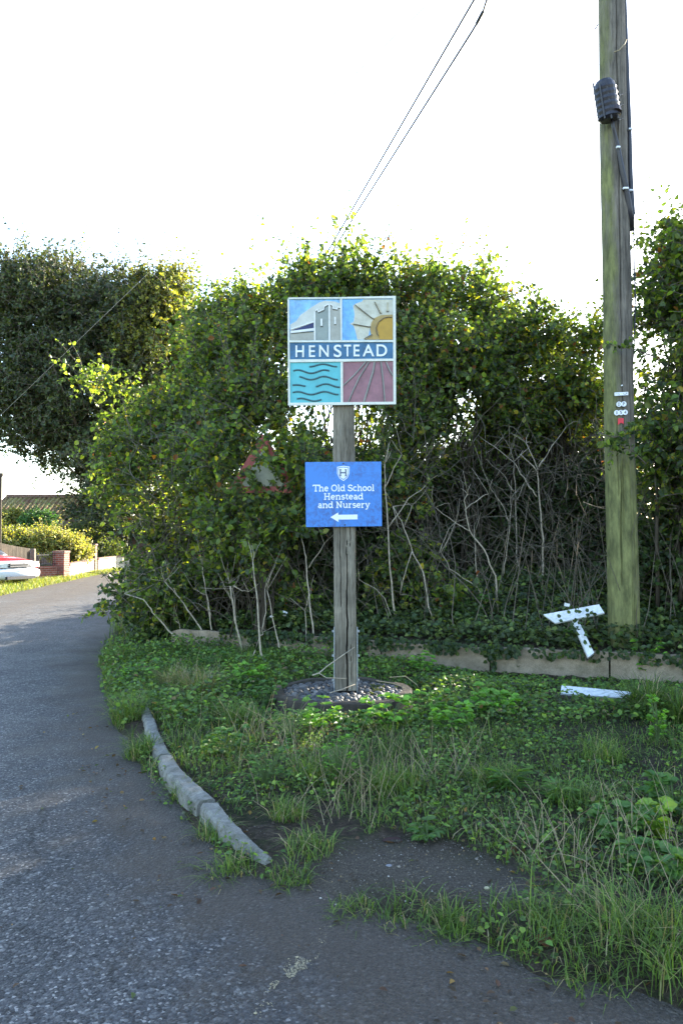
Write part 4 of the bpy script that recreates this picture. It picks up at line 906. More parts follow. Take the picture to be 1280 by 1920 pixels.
loft('cabin', [(-4.0, .60, .9, 1.10, 0), (-3.5, .66, .9, 1.40, 0), (-2.4, .68, .9, 1.43, 0), (-1.9, .66, .9, 1.38, 0), (-1.2, .60, .88, .97, 0)], glassm)
loft('cabin_roof', [(-3.45, .6, 1.37, 1.43, 0), (-2.4, .64, 1.39, 1.46, 0), (-1.9, .6, 1.36, 1.41, 0)], paint_red)
loft('front_bumper', [(-.55, .87, .22, .58, 0), (-.2, .87, .20, .60, .07), (.0, .84, .22, .58, .12), (.07, .78, .28, .54, .12)], silv)
loft('front_panel', [(-.16, .82, .56, .80, .08), (-.02, .80, .58, .76, .10), (.02, .76, .60, .74, .10)], silv)
for y0 in (-1, 1):
    m = MB(); m.add([cw(.02, y0 * .44, .60), cw(-.10, y0 * .80, .61), cw(-.14, y0 * .80, .76), cw(-.03, y0 * .44, .77), cw(.13, y0 * .42, .60), cw(.02, y0 * .815, .61), cw(-.04, y0 * .815, .755), cw(.09, y0 * .42, .76)], [(0, 1, 2, 3), (4, 5, 6, 7), (0, 4, 5, 1), (1, 5, 6, 2), (2, 6, 7, 3), (3, 7, 4, 0)]); m.build('headlight', paint('lamp_glass', (.62, .60, .50), .15, .05), car)
    for xw in (-.85, -3.5):
        m = MB(); m.tube([cw(xw, y0 * .70, .31), cw(xw, y0 * .87, .31)], .31, 24); wh = m.build('wheel', blk, car); m = MB(); m.tube([cw(xw, y0 * .86, .31), cw(xw, y0 * .885, .31)], .19, 20); m.build('rim', M['steel'], wh)
m = MB()
for z in (.70, .635): m.add([cw(.12 + .06, -.36, z - .018), cw(.12 + .06, .36, z - .018), cw(.11 + .06, .36, z + .018), cw(.11 + .06, -.36, z + .018), cw(.0, -.36, z - .018), cw(.0, .36, z - .018), cw(.0, .36, z + .018), cw(.0, -.36, z + .018)], [(0, 1, 2, 3), (4, 5, 6, 7), (0, 4, 5, 1), (1, 5, 6, 2), (2, 6, 7, 3), (3, 7, 4, 0)])
m.build('grille', blk, car)
m = MB(); m.add([cw(.24, -.5, .25), cw(.24, .5, .25), cw(.23, .5, .33), cw(.23, -.5, .33), cw(.1, -.5, .25), cw(.1, .5, .25), cw(.1, .5, .33), cw(.1, -.5, .33)], [(0, 1, 2, 3), (4, 5, 6, 7), (0, 4, 5, 1), (1, 5, 6, 2), (2, 6, 7, 3), (3, 7, 4, 0)]); m.build('air_intake', blk, car)

# TV aerial on a thin mast behind the hedge
am = paint('aerial_metal', (.45, .46, .47), .5, .1); q = P(475, 426, 24)
ae = empty('tv_aerial', onground(q[0], 24), 'faint thin television aerial on a tall mast left above the hedge', 'aerial'); m = MB(); m.tube([(q[0], 24, 0), (q[0], 24, q[2])], .012, 6); m.build('mast', am, ae)
m = MB(); m.tube([P(444, 417, 24), P(478, 420, 24)], .010, 5)
for x in (446, 451, 456, 461, 466, 470): m.tube([P(x, 417 + (x - 444) * .09 - 1, 23.8), P(x + 1, 417 + (x - 444) * .09 + 1, 24.2)], .007, 4)
m.build('boom', am, ae)

# ------------------------------------------------------------------ the hedge: shrubs along the bank
HG = 'shrubs of the overgrown hedge'
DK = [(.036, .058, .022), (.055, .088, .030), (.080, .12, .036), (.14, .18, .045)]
def GP(px, py): return hit(px, py)
shrub('hedge_shrub', 'tall elm shrub leaning out over the lane, leftmost of the hedge', [B(345, 785, 12.3, 128, 88, 1.1), B(250, 850, 12.6, 80, 120, .9), B(305, 960, 12.3, 100, 115, 1.0), B(340, 1080, 11.8, 110, 70, .9), B(200, 728, 12.5, 55, 26, .4), B(150, 712, 12.6, 32, 12, .3), B(400, 700, 12.2, 90, 100, 1)],
      2150, [onground(-2.4, 12.2), onground(-2.7, 12.6), onground(-2.1, 11.8)], group=HG, nbr=16, seed=11, hole=.5, hs=3.0, nl=10)
shrub('hedge_shrub', 'upper left shrub with thin arching bramble shoots against the sky', [B(430, 612, 13.0, 82, 55, .9), B(490, 592, 12.8, 70, 46, .8), B(395, 618, 13.2, 40, 42, .8), B(460, 680, 12.6, 110, 90, 1)], 1300, [onground(-1.6, 12.9), onground(-1.9, 13.2)], group=HG, nbr=12, seed=12, hole=.8, hs=3.2)
shrub('hedge_shrub', 'dense shrub growing through the triangular road sign left of the post', [B(470, 780, 11.4, 105, 95, .75), B(430, 930, 11.2, 110, 110, .8), B(560, 900, 11.4, 90, 120, .7), B(400, 850, 11.3, 80, 80, .7)], 1900, [onground(-1.4, 11.2), onground(-1.0, 11.4), onground(-1.8, 11.1)], group=HG, nbr=14, seed=13, hole=.4, nl=9, hs=3.2)
shrub('hedge_shrub', 'tall domed shrub rising directly behind the village board', [B(640, 568, 12.4, 95, 70, .9), B(690, 528, 12.4, 66, 44, .7), B(580, 560, 12.3, 65, 75, .8), B(620, 660, 12.2, 120, 110, 1.0), B(700, 640, 12.3, 100, 110, 1), B(655, 480, 12.3, 18, 30, .3)], 1800, [onground(.0, 12.4), onground(-.3, 12.0), onground(.4, 12.6)], group=HG, nbr=18, seed=14, hole=.75, hs=3.4)
shrub('hedge_shrub', 'shrub with yellowing leaves right of the village board', [B(790, 570, 12.4, 90, 85, .9), B(825, 556, 12.6, 66, 44, .8), B(800, 680, 12.0, 110, 100, .9), B(760, 780, 11.8, 100, 80, .8)], 1250, [onground(1.3, 12.3), onground(1.0, 12.0)], group=HG, nbr=14, seed=15, hole=.9, hs=3.4, pal=GREEN, wts=[30, 30, 22, 8, 10, 5, 2])
shrub('hedge_shrub', 'airy shrub with feathery top between the village board and the telegraph pole', [B(925, 600, 13, 72, 56, .8), B(905, 545, 13, 34, 22, .5), B(985, 640, 12.7, 80, 60, .8), B(900, 690, 12.4, 110, 75, .9)], 1250, [onground(2.3, 12.8), onground(2.7, 13)], group=HG, nbr=12, seed=16, hole=.9, hs=3.4)
shrub('hedge_shrub', 'sparse sunlit shrub with sky showing through just left of the telegraph pole', [B(1060, 665, 12.8, 90, 55, .8), B(1100, 640, 12.6, 55, 30, .6), B(1020, 735, 12.6, 100, 60, .8), B(1100, 770, 12.4, 65, 60, .7), B(960, 800, 12.6, 80, 35, .7)], 1250, [onground(3.6, 12.8), onground(3.2, 12.6)], group=HG, nbr=12, seed=17, hole=.9, hs=3.4, wts=[20, 25, 30, 5, 16, 6, 2])
shrub('hedge_shrub', 'tall bush with dark leaves rising along the right edge beyond the telegraph pole', [B(1265, 470, 9.7, 42, 60, .5), B(1240, 600, 9.7, 70, 70, .6), B(1290, 540, 9.6, 70, 110, .7), B(1250, 730, 9.6, 75, 80, .6), B(1235, 840, 9.6, 65, 80, .6), B(1290, 900, 9.5, 70, 120, .6), B(1350, 650, 9.6, 100, 220, 1.0)], 2700, [onground(4.2, 9.8), onground(4.5, 9.7)], group=HG, nbr=18, seed=18, hole=.45)
shrub('hedge_shrub', 'thin leafy bush in front of the triangular road sign', [B(430, 975, 10.1, 70, 50, .3), B(530, 985, 10.0, 60, 50, .3), B(400, 860, 10.2, 38, 70, .3), B(570, 880, 10.0, 28, 60, .25), B(492, 1040, 10.0, 30, 60, .2), B(490, 1010, 9.95, 45, 55, .3)], 300, [onground(-1.2, 10.5), onground(-.9, 10.5)], group=HG, nbr=9, seed=19, hole=.5, tl=(.2, .4), brr=.014)
shrub('hedge_shrub', 'slender leafy sapling half covering the triangular road sign', [B(490, 868, 9.98, 82, 72, .14), B(470, 960, 10.0, 60, 45, .12)], 78, [onground(-1.0, 10.2), onground(-1.15, 10.25)], group=HG, nbr=5, seed=25, hole=.2, tl=(.15, .34), brr=.009, shrink=0, tr=.003)
shrub('hedge_shrub', 'low leafy growth at the hedge foot between the leaning stems', [B(330, 1120, 11.2, 100, 50, .5), B(450, 1060, 11.0, 90, 70, .5), B(270, 1110, 11.8, 60, 55, .5), B(560, 1110, 10.7, 70, 60, .4)], 620, [onground(-1.8, 11.2), onground(-1.2, 11)], group=HG, nbr=9, seed=20, hole=.3, tl=(.2, .45), brr=.014)
shrub('hedge_shrub', 'loose leafy brambles among the bare stems right of the sign post', [B(760, 1080, 10.8, 80, 80, .4), B(860, 1120, 10.5, 90, 50, .4), B(780, 900, 11.0, 90, 80, .4), B(700, 860, 11.2, 50, 90, .3)], 520, [onground(.8, 10.8), onground(1.4, 10.6)], group=HG, nbr=9, seed=26, hole=.6, tl=(.2, .45), brr=.012)
shrub('hedge_shrub', 'twiggy half bare shrub between the school sign and the brushwood heap', [B(860, 760, 12.2, 110, 90, .7), B(780, 850, 12.0, 70, 80, .5), B(960, 800, 12.4, 80, 60, .5)], 1300, [onground(1.9, 12.2), onground(2.3, 12.4)], group=HG, nbr=14, seed=27, hole=.6)
# darker shrubs and ivy filling the base
IG = 'dark ivy clad growth inside the hedge'
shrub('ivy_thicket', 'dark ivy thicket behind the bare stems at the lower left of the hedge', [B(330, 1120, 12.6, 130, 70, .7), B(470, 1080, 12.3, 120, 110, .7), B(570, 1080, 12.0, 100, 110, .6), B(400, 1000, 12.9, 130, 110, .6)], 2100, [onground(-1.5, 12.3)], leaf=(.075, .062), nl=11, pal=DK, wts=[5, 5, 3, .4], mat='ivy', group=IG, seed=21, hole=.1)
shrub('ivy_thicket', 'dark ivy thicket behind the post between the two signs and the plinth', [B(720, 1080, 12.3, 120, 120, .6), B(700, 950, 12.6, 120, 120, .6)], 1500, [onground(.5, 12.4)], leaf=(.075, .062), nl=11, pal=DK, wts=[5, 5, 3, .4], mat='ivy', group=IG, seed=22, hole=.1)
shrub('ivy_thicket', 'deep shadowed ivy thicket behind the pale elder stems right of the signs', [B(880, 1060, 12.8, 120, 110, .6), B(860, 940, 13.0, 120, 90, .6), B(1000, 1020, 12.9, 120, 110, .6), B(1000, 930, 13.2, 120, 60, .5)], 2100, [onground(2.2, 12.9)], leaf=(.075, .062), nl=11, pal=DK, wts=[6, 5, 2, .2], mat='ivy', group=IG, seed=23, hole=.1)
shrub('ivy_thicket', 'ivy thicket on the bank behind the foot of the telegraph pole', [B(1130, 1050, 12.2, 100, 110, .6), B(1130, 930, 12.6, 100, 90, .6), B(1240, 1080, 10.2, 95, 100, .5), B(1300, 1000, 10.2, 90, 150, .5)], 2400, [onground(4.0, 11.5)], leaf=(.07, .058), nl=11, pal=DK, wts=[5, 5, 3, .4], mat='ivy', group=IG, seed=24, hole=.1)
# heap of cut brushwood showing above the stems
r_ = np.random.default_rng(55); hb = [B(1010, 850, 14.4, 150, 105, 1.0), B(1080, 790, 14.6, 70, 58, .8), B(900, 900, 14.4, 120, 80, .8)]
p, u = blob_points(hb, 5200, .3, r_); d = r_.normal(0, 1, p.shape) * [1, .5, .38] + [0, 0, -.05]
poly = grow(p - unit(d) * .35, d, r_.uniform(.5, 1.2, len(p)), 5, .12, .1, r_)
hp = empty('brushwood_heap', onground(3.6, 14.4), 'grey brown heap of tangled cut brushwood behind the elder stems, left of the telegraph pole', 'brushwood')
twig_mesh('dead_twigs', poly, .011, .004, paint('grey_twig', (.15, .125, .10), .9, .4), hp)
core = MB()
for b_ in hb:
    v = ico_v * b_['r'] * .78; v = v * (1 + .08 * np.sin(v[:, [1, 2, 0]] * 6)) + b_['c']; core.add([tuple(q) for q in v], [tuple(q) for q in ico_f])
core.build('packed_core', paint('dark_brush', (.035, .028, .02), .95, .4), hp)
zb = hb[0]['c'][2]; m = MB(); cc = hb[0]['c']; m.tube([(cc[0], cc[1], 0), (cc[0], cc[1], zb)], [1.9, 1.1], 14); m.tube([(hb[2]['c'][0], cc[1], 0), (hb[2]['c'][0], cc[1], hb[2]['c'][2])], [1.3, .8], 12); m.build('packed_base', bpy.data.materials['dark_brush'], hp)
# hedge running on down the lane and beyond the frame on the right: shades the road as in the photograph
for i, (x, y, rx, ry, rz2, lab) in enumerate([(-1.9, 17.0, 1.1, 2.4, 1.05, 'bushy shrub lining the lane just behind the leaning elm'), (-2.0, 21.5, 1.1, 2.8, .95, 'bushy shrub further down the lane behind the hedge corner'), (-2.4, 27, 1.1, 3.2, .9, 'bushy shrub lining the middle of the lane'), (-2.8, 33.5, 1.1, 4, .9, 'farthest bushy shrub lining the right side of the lane')]):
    z = rz2 + .05; shrub('lane_shrub', lab, [dict(c=np.array([x, y, z]), r=np.array([rx, ry, rz2]))], 1500, [onground(x, y)], leaf=(.10, .075), nl=10, tl=(.4, .8), pal=DK, wts=[3, 4, 3, 1], group='shrubs lining the lane', seed=31 + i, nbr=6, power=.35)
for i, (x, y, z, rx, ry, rz2, lab) in enumerate([(6.5, 11.0, 3.3, 1.5, 1.1, 3.0, 'leafy bush added out of frame on the right to block stray sun'), (6.6, 8.6, 3.6, 1.8, 1.4, 3.2, 'big leafy bush of the roadside hedge, just outside the right of the frame'), (9.6, 7.8, 3.8, 2.0, 1.6, 3.4, 'second big leafy bush along the hedge beyond the right of the frame')]):  # first bush is added to stop sun leaking onto the near road
    shrub('back_shrub', lab, [dict(c=np.array([x, y, z]), r=np.array([rx, ry, rz2]))], 1500 if i < 3 else 900, [onground(x, y)], leaf=(.10, .075), nl=10, tl=(.4, .8), pal=DK, wts=[3, 4, 3, 1], group='background shrubs of the hedge', seed=41 + i, nbr=8, power=.4)
shrub('shade_tree', 'tall broad tree added unseen beyond the right edge to shade the foreground', [dict(c=np.array([14.8, 23.0, 9.5]), r=np.array([3.3, 3.0, 4.4])), dict(c=np.array([14.2, 22.0, 6.0]), r=np.array([2.8, 2.5, 2.5])), dict(c=np.array([17.5, 21.0, 7.5]), r=np.array([3.0, 3.0, 4.5]))], 2700, [onground(15, 22.6), onground(15.1, 22.7)], leaf=(.17, .13), nl=9, tl=(.5, 1.1), pal=DK, wts=[3, 4, 3, 1], cat='tree', seed=61, nbr=18, tr=.01, hole=.15, hs=1.0, brr=.15)  # unseen tree, added to keep direct sun off the near ground
# leafy sprays in front of the telegraph pole and thin shoots above the hedge
def spray(label, px, d, r0, nlf, leaf=(.06, .045), pal=GREEN, wts=GW, seed=0, cat='branch', name='leafy_branch', side=6):
    r = np.random.default_rng(500 + seed); main = np.array([P(a, b, d) for a, b in px]); k = len(main)
    t = empty(name, main[0], label, cat, 'leafy shoots of the hedge'); m = MB(); m.tube(main, [r0 * (1 - .7 * i / (k - 1)) for i in range(k)], 6); m.build('stem', M['twig'], t, smooth=True)
    s = r.uniform(.15, 1, side); idx = (s * (k - 1)).astype(int).clip(0, k - 2); st = main[idx] + (main[idx + 1] - main[idx]) * (s * (k - 1) - idx)[:, None]
    dr = unit(main[idx + 1] - main[idx]) * .5 + r.normal(0, .6, (side, 3)); pl_ = grow(st, dr, r.uniform(.12, .3, side), k, .15, .2, r)
    allp = np.concatenate([pl_, main[None]], 0); twig_mesh('side_twigs', pl_, r0 * .4, r0 * .2, M['twig'], t)
    pp, dd, nn, L, W = leaves_on(allp, nlf, leaf[0], leaf[1], r=r); leaf_obj('leaves', pp, dd, nn, L, W, pal, wts, M['leaf'], t)
SP = [('leafy shoot crossing the telegraph pole below the red tag', [(1120, 812), (1150, 820), (1175, 815), (1205, 800)], 8.6, 10, 9), ('second leafy shoot against the telegraph pole with a single yellow leaf', [(1210, 870), (1190, 850), (1165, 835), (1148, 838)], 8.55, 9, 9), ('thin leafy shoot crossing the pole above the white label plate', [(1225, 668), (1190, 655), (1160, 652), (1140, 645)], 8.6, 7, 5),
      ('slender shoot standing up above the hedge top beside the overhead wires', [(652, 500), (648, 455), (655, 420), (658, 385)], 12.3, 9, 6), ('short upright shoot left of the overhead wires', [(630, 500), (636, 460), (628, 430), (634, 408)], 12.4, 7, 4), ('arching bramble shoot above the gap left of the domed shrub', [(560, 520), (500, 540), (450, 535), (400, 565)], 12.6, 9, 6),
      ('curved bare shoot looping above the left shrubs', [(430, 600), (420, 560), (395, 533), (372, 537)], 12.8, 4, 3), ('low leafy twig reaching over the road from the hedge corner', [(270, 1130), (235, 1115), (205, 1138), (160, 1160)], 11.3, 11, 9), ('lower leafy twig reaching over the road edge', [(262, 1150), (230, 1148), (205, 1155), (185, 1142)], 11.2, 9, 7),
      ('long leafy branch tip pointing left in front of the dark tree', [(270, 740), (215, 722), (165, 712), (120, 708)], 12.3, 13, 12), ('feathery shoots above the airy shrub', [(900, 540), (905, 500), (915, 478), (950, 480)], 12.8, 10, 9), ('twigs reaching into the sky right of the airy shrub', [(940, 560), (985, 545), (1010, 555), (1050, 590)], 12.8, 8, 7),
      ('sparse branch tip reaching left from the bush at the right edge', [(1290, 430), (1255, 415), (1235, 425), (1215, 440)], 9.5, 10, 10), ('leafy branch from the right bush towards the thin cable', [(1280, 560), (1240, 545), (1215, 545), (1195, 560)], 9.4, 10, 10), ('tall wispy shoot above the left shrubs', [(470, 570), (475, 530), (468, 500), (476, 450)], 12.8, 6, 3)]
for i, (lb, q, d, nl_, sd_) in enumerate(SP): spray(lb, q, d, .007, nl_, seed=i, side=sd_)
def C2(ox, oy, sc): return lambda L_: [(ox + u / sc, oy + v / sc) for u, v in L_]
cR = C2(700, 640, 2.844); cL = C2(160, 900, 3.2); cM = C2(380, 780, 2.4615)
ST = [(cR, [(120, 1520), (95, 1280), (75, 1000), (62, 780), (60, 650)], [[(75, 1000), (190, 840), (280, 770)], [(62, 780), (110, 670), (150, 605)]], .017, 'tall pale elder stem immediately right of the blue sign'),
 (cR, [(350, 1240), (325, 1000), (290, 820), (275, 690), (225, 560)], [[(300, 860), (340, 780), (375, 740)], [(285, 790), (200, 730), (110, 660)], [(283, 740), (320, 620)]], .016, 'elder stem with a rusty seed head, second right of the blue sign'),
 (cR, [(330, 1540), (290, 1380), (265, 1230), (210, 1130), (150, 960), (105, 880)], [[(205, 1120), (170, 1230), (140, 1350)], [(165, 980), (205, 880)]], .014, 'leaning elder stem low right of the post'),
 (cR, [(570, 1420), (548, 1250), (535, 1030)], [], .014, 'short straight stem cut off at mid height right of the blue sign'),
 (cR, [(660, 1450), (650, 1250), (590, 1110), (510, 1010), (480, 850), (500, 815)], [[(510, 1010), (440, 970), (330, 890)], [(485, 900), (560, 840), (610, 810)]], .016, 'bent elder stem that arches left from the middle of the bank'),
 (cR, [(662, 1350), (700, 1200), (725, 1000), (730, 840)], [[(668, 1340), (715, 1250)], [(722, 960), (680, 860), (630, 800), (590, 710)]], .013, 'elder stem forking at the foot of the bent one'),
 (cR, [(790, 1290), (765, 1150), (757, 850), (745, 650), (725, 560)], [[(757, 850), (800, 770), (830, 690)], [(745, 800), (700, 720), (600, 630)], [(748, 640), (830, 560)]], .015, 'upright pale elder stem left of the whitest one'),
 (cR, [(898, 1330), (903, 1050), (880, 800), (875, 680), (810, 540)], [[(880, 670), (950, 560), (1030, 455)], [(870, 830), (820, 760), (750, 650), (640, 560)], [(876, 700), (780, 600)]], .019, 'whitest and thickest elder stem above the white boards'),
 (cR, [(985, 1230), (985, 1000), (970, 800), (965, 690)], [[(970, 800), (930, 740), (890, 680)], [(985, 750), (1030, 690), (1110, 610)], [(970, 800), (1005, 785)]], .015, 'elder stem with a high fork right of the whitest one'),
 (cR, [(1000, 1200), (1050, 1100), (1130, 1000), (1170, 880)], [[(1130, 1000), (1230, 985)]], .009, 'thin leaning stem nearest the telegraph pole'),
 (cR, [(640, 1470), (550, 1310), (410, 1210), (360, 1130), (440, 960)], [[(350, 1130), (390, 1020), (440, 960)]], .010, 'long thin stem lying diagonally low across the bank'),
 (cR, [(350, 1240), (290, 1110), (205, 1020)], [], .009, 'thin slanting twig low between the second and bent stems'),
 (cR, [(975, 1120), (935, 950), (905, 900)], [[(935, 900), (960, 850)]], .008, 'faint thin stem between the whitest stem and the forked one'),
 (cL, [(590, 1000), (500, 900), (410, 790), (350, 720), (240, 680)], [], .017, 'pale stem leaning far left over the verge, leftmost of the bare stems'),
 (cL, [(590, 990), (570, 890), (550, 830)], [[(560, 860), (530, 840)]], .010, 'short upright twig beside the foot of the leftmost leaning stem'),
 (cL, [(745, 990), (690, 890), (590, 740), (550, 690), (475, 610)], [[(550, 690), (500, 590)]], .016, 'second pale stem leaning left at the hedge corner'),
 (cL, [(770, 960), (745, 800), (720, 640), (700, 520)], [[(725, 690), (650, 650)]], .013, 'upright stem right of the two left leaning stems'),
 (cL, [(945, 1040), (900, 840), (880, 700), (870, 620)], [[(905, 860), (885, 650)], [(870, 620), (940, 665), (980, 670)]], .015, 'double stem left of the slanting concrete slab'),
 (cL, [(1080, 1120), (1050, 1020), (1040, 850), (1020, 620), (1005, 490)], [], .016, 'tall brown stem ending under a tuft of green leaves left of the post'),
 (cL, [(980, 1120), (1050, 940), (1085, 800), (1080, 650)], [[(1050, 935), (1085, 905)]], .010, 'whitish thin stem slanting right across the tall brown one'),
 (cL, [(1175, 1060), (1140, 900), (1090, 660)], [], .013, 'stem in front of the broken pale slab'),
 (cL, [(770, 820), (785, 600)], [], .008, 'slim vertical stem high in the left hedge'), (cL, [(910, 1000), (905, 850), (860, 620)], [[(880, 720), (830, 640)]], .009, 'dim slim stem behind the double stem'),
 (cM, [(525, 1090), (490, 850), (480, 700), (465, 600), (440, 500)], [[(490, 700), (560, 590)]], .014, 'long brown stem just left of the sign post'), (cM, [(477, 1080), (475, 900)], [], .014, 'short broken off pale stump of a stem left of the sign post'),
 (cM, [(500, 830), (460, 780), (405, 710), (365, 790)], [], .008, 'thin kinked twig bent over in an arch left of the post'), (cM, [(890, 980), (850, 860), (800, 800), (720, 755)], [], .008, 'thin twig low right of the post'), (cM, [(860, 730), (800, 600), (755, 510)], [], .011, 'pale slanting stem coming from behind the lower right corner of the blue sign'),
 (cM, [(190, 1100), (150, 950), (120, 770)], [[(150, 950), (140, 850)]], .012, 'straight brown stem between the leaning stems and the double stem'), (cM, [(50, 1035), (30, 900), (0, 720)], [], .011, 'slim stem at the left of the hedge base')]
for i, (cf, q, brs, r0, lb) in enumerate(ST):
    q = cf(q); b0 = hit(*q[0]); d = b0[1]; rr_ = np.random.default_rng(900 + i); lean = rr_.uniform(-.12, .12)
    # densify, give each stem small kinks at its nodes
    def dens(L_, base_d, k0=0, n=5):
        out = []
        for j in range(len(L_) - 1):
            a, b = np.array(L_[j], float), np.array(L_[j + 1], float)
            for s in np.linspace(0, 1, 4, endpoint=(j == len(L_) - 2)):
                p_ = a + (b - a) * s + rr_.normal(0, .8, 2) * (0 if (j == 0 and s == 0) else 1); out.append(P(p_[0], p_[1], base_d + (len(out) + k0) * .012 * lean * 8))
        return out
    main = dens(q, d); main[0] = main[0] - np.array([0, 0, .06]); m = MB(); n_ = len(main); m.tube(main, [r0 * .82 * (1 - .62 * j / (n_ - 1)) * rr_.uniform(.92, 1.1) for j in range(n_)], 7)
    for bq in brs:
        bb2 = dens(cf(bq), d, 3); m.tube(bb2, [r0 * .55 * (1 - .6 * j / (len(bb2) - 1)) for j in range(len(bb2))], 5)
        e = bb2[-1]; 
        for _ in range(2): dv = rr_.normal(0, 1, 3) * .07 + np.array([0, 0, .1]); m.tube([e, e + dv, e + dv * 1.8 + rr_.normal(0, .02, 3)], [r0 * .22, r0 * .18, r0 * .1], 4)
    e = main[-1]
    for _ in range(3): dv = rr_.normal(0, 1, 3) * .06 + np.array([0, 0, .11]); m.tube([e, e + dv, e + dv * 1.9 + rr_.normal(0, .02, 3)], [r0 * .3, r0 * .22, r0 * .12], 4)
    o = m.build('bare_stem', M['dead_stem'], None, smooth=True, origin=b0); tag(o, lb, 'stem', 'bare pale stems in front of the hedge')
# fine dead twigs tangled inside the hedge
r_ = np.random.default_rng(66); n_ = 1250; p = np.stack([r_.uniform(-2.8, 5.0, n_), r_.uniform(10.4, 12.0, n_), .4 + 2.5 * r_.uniform(0, 1, n_) ** 1.3], 1)
d = r_.normal(0, 1, (n_, 3)) + [0, 0, .9]; poly = grow(p, d, r_.uniform(.4, 1.3, n_), 6, .25, .25, r_)
n2 = 110; x = r_.uniform(-2.6, 4.6, n2); y = np.interp(x, wall_line[:, 0], wall_line[:, 1]) + r_.uniform(.35, 1.7, n2); up_ = grow(np.stack([x, y, height(x, y)], 1), np.stack([r_.normal(0, .28, n2), r_.normal(0, .15, n2), np.ones(n2)], 1), r_.uniform(.6, 1.9, n2), 6, .09, .05, r_)
poly = np.concatenate([poly, up_]); tang = twig_mesh('twig_tangle', poly, np.concatenate([np.full(n_, .006), r_.uniform(.005, .010, n2)]), .0022, paint('tangle_bark', (.12, .10, .072), .9, .45), None); tag(tang, 'countless fine brown twigs tangled through the hedge', 'twigs', kind='stuff')

# ------------------------------------------------------------------ ground cover on the bank, grass, weeds
r_ = np.random.default_rng(77)
def scatter(n, x0, x1, y0, y1, fn):
    x = r_.uniform(x0, x1, n); y = r_.uniform(y0, y1, n); k = fn(x, y); return x[k], y[k]
def wall_b(x, y): return y - np.interp(x, wall_line[:, 0], wall_line[:, 1])
# ivy and bramble carpet behind the slabs
x, y = scatter(46000, -4.2, 5.4, 7.6, 13.0, lambda x, y: (wall_b(x, y) > .03) & (road_sdf(x, y) > .35) & ((x > -1.6) | (y > 10.6)) & (snoise(x, y, 3, 8) > -.9))
z = height(x, y) + r_.uniform(.01, .20, len(x)) * (1 + .6 * snoise(x, y, 4, 9)) + .02; n_ = len(x); s = r_.uniform(.6, 1.3, n_)
leaf_obj('ivy_carpet', np.stack([x, y, z], 1), np.stack([r_.normal(0, 1, n_), r_.normal(-.3, .8, n_), r_.normal(-.25, .3, n_)], 1), np.stack([r_.normal(0, .5, n_), r_.normal(-.45, .45, n_), np.ones(n_)], 1), .062 * s, .055 * s, [(.040, .062, .022), (.062, .095, .030), (.10, .145, .035), (.17, .22, .05)], [5, 5, 3, .8], M['ivy'], label='ivy and bramble leaves carpeting the bank behind the concrete edging', cat='ground cover', kind='stuff')
n_ = 60; qq = [P(r_.uniform(1020, 1118), r_.uniform(1140, 1172), 8.5 - r_.uniform(0, .06)) for _ in range(n_ // 2 - 4)] + [P(1078 + t * 30 + r_.normal(0, 6), 1165 + t * 66, 8.5 - .28 * t) for t in r_.uniform(0, .7, 15)]; n_ = len(qq)
leaf_obj('ivy_sprigs', np.array(qq), r_.normal(0, 1, (n_, 3)), r_.normal(0, .4, (n_, 3)) + [0, -1, .3], .05, .042, [(.035, .06, .022), (.05, .085, .028), (.08, .12, .03)], [4, 5, 2], M['ivy'], label='ivy leaves growing over the fallen white boards', cat='ground cover', kind='stuff')
# leaves hanging over the face of the slabs
n_ = 5200; s = r_.uniform(cuts[1], cuts[-1], n_); w_ = np.array([wpt(v) for v in s]); dn = snoise(s * 3, s * 0, 2.2, 12) - .5 * ((s > cuts[4] + .3) & (s < cuts[6] - .35)); k = (dn > .02) | (r_.uniform(0, 1, n_) < .1); s, w_, dn = s[k], w_[k], dn[k]; n_ = len(s)
zz = .36 - r_.uniform(0, 1, n_) ** 1.6 * (.34 * (dn > .3) + .12); pos = np.stack([w_[:, 0], w_[:, 1] - .05 - r_.uniform(0, .08, n_), zz], 1)
leaf_obj('trailing_bramble', pos, np.stack([r_.normal(0, .8, n_), r_.normal(-.3, .3, n_), r_.normal(-.6, .4, n_)], 1), np.stack([r_.normal(0, .5, n_), -np.ones(n_), r_.uniform(0, .9, n_)], 1), .055, .045, [(.035, .06, .022), (.05, .085, .028), (.08, .12, .03)], [4, 5, 2], M['leaf'], label='bramble and ivy leaves trailing over the concrete edging', cat='ground cover', kind='stuff')

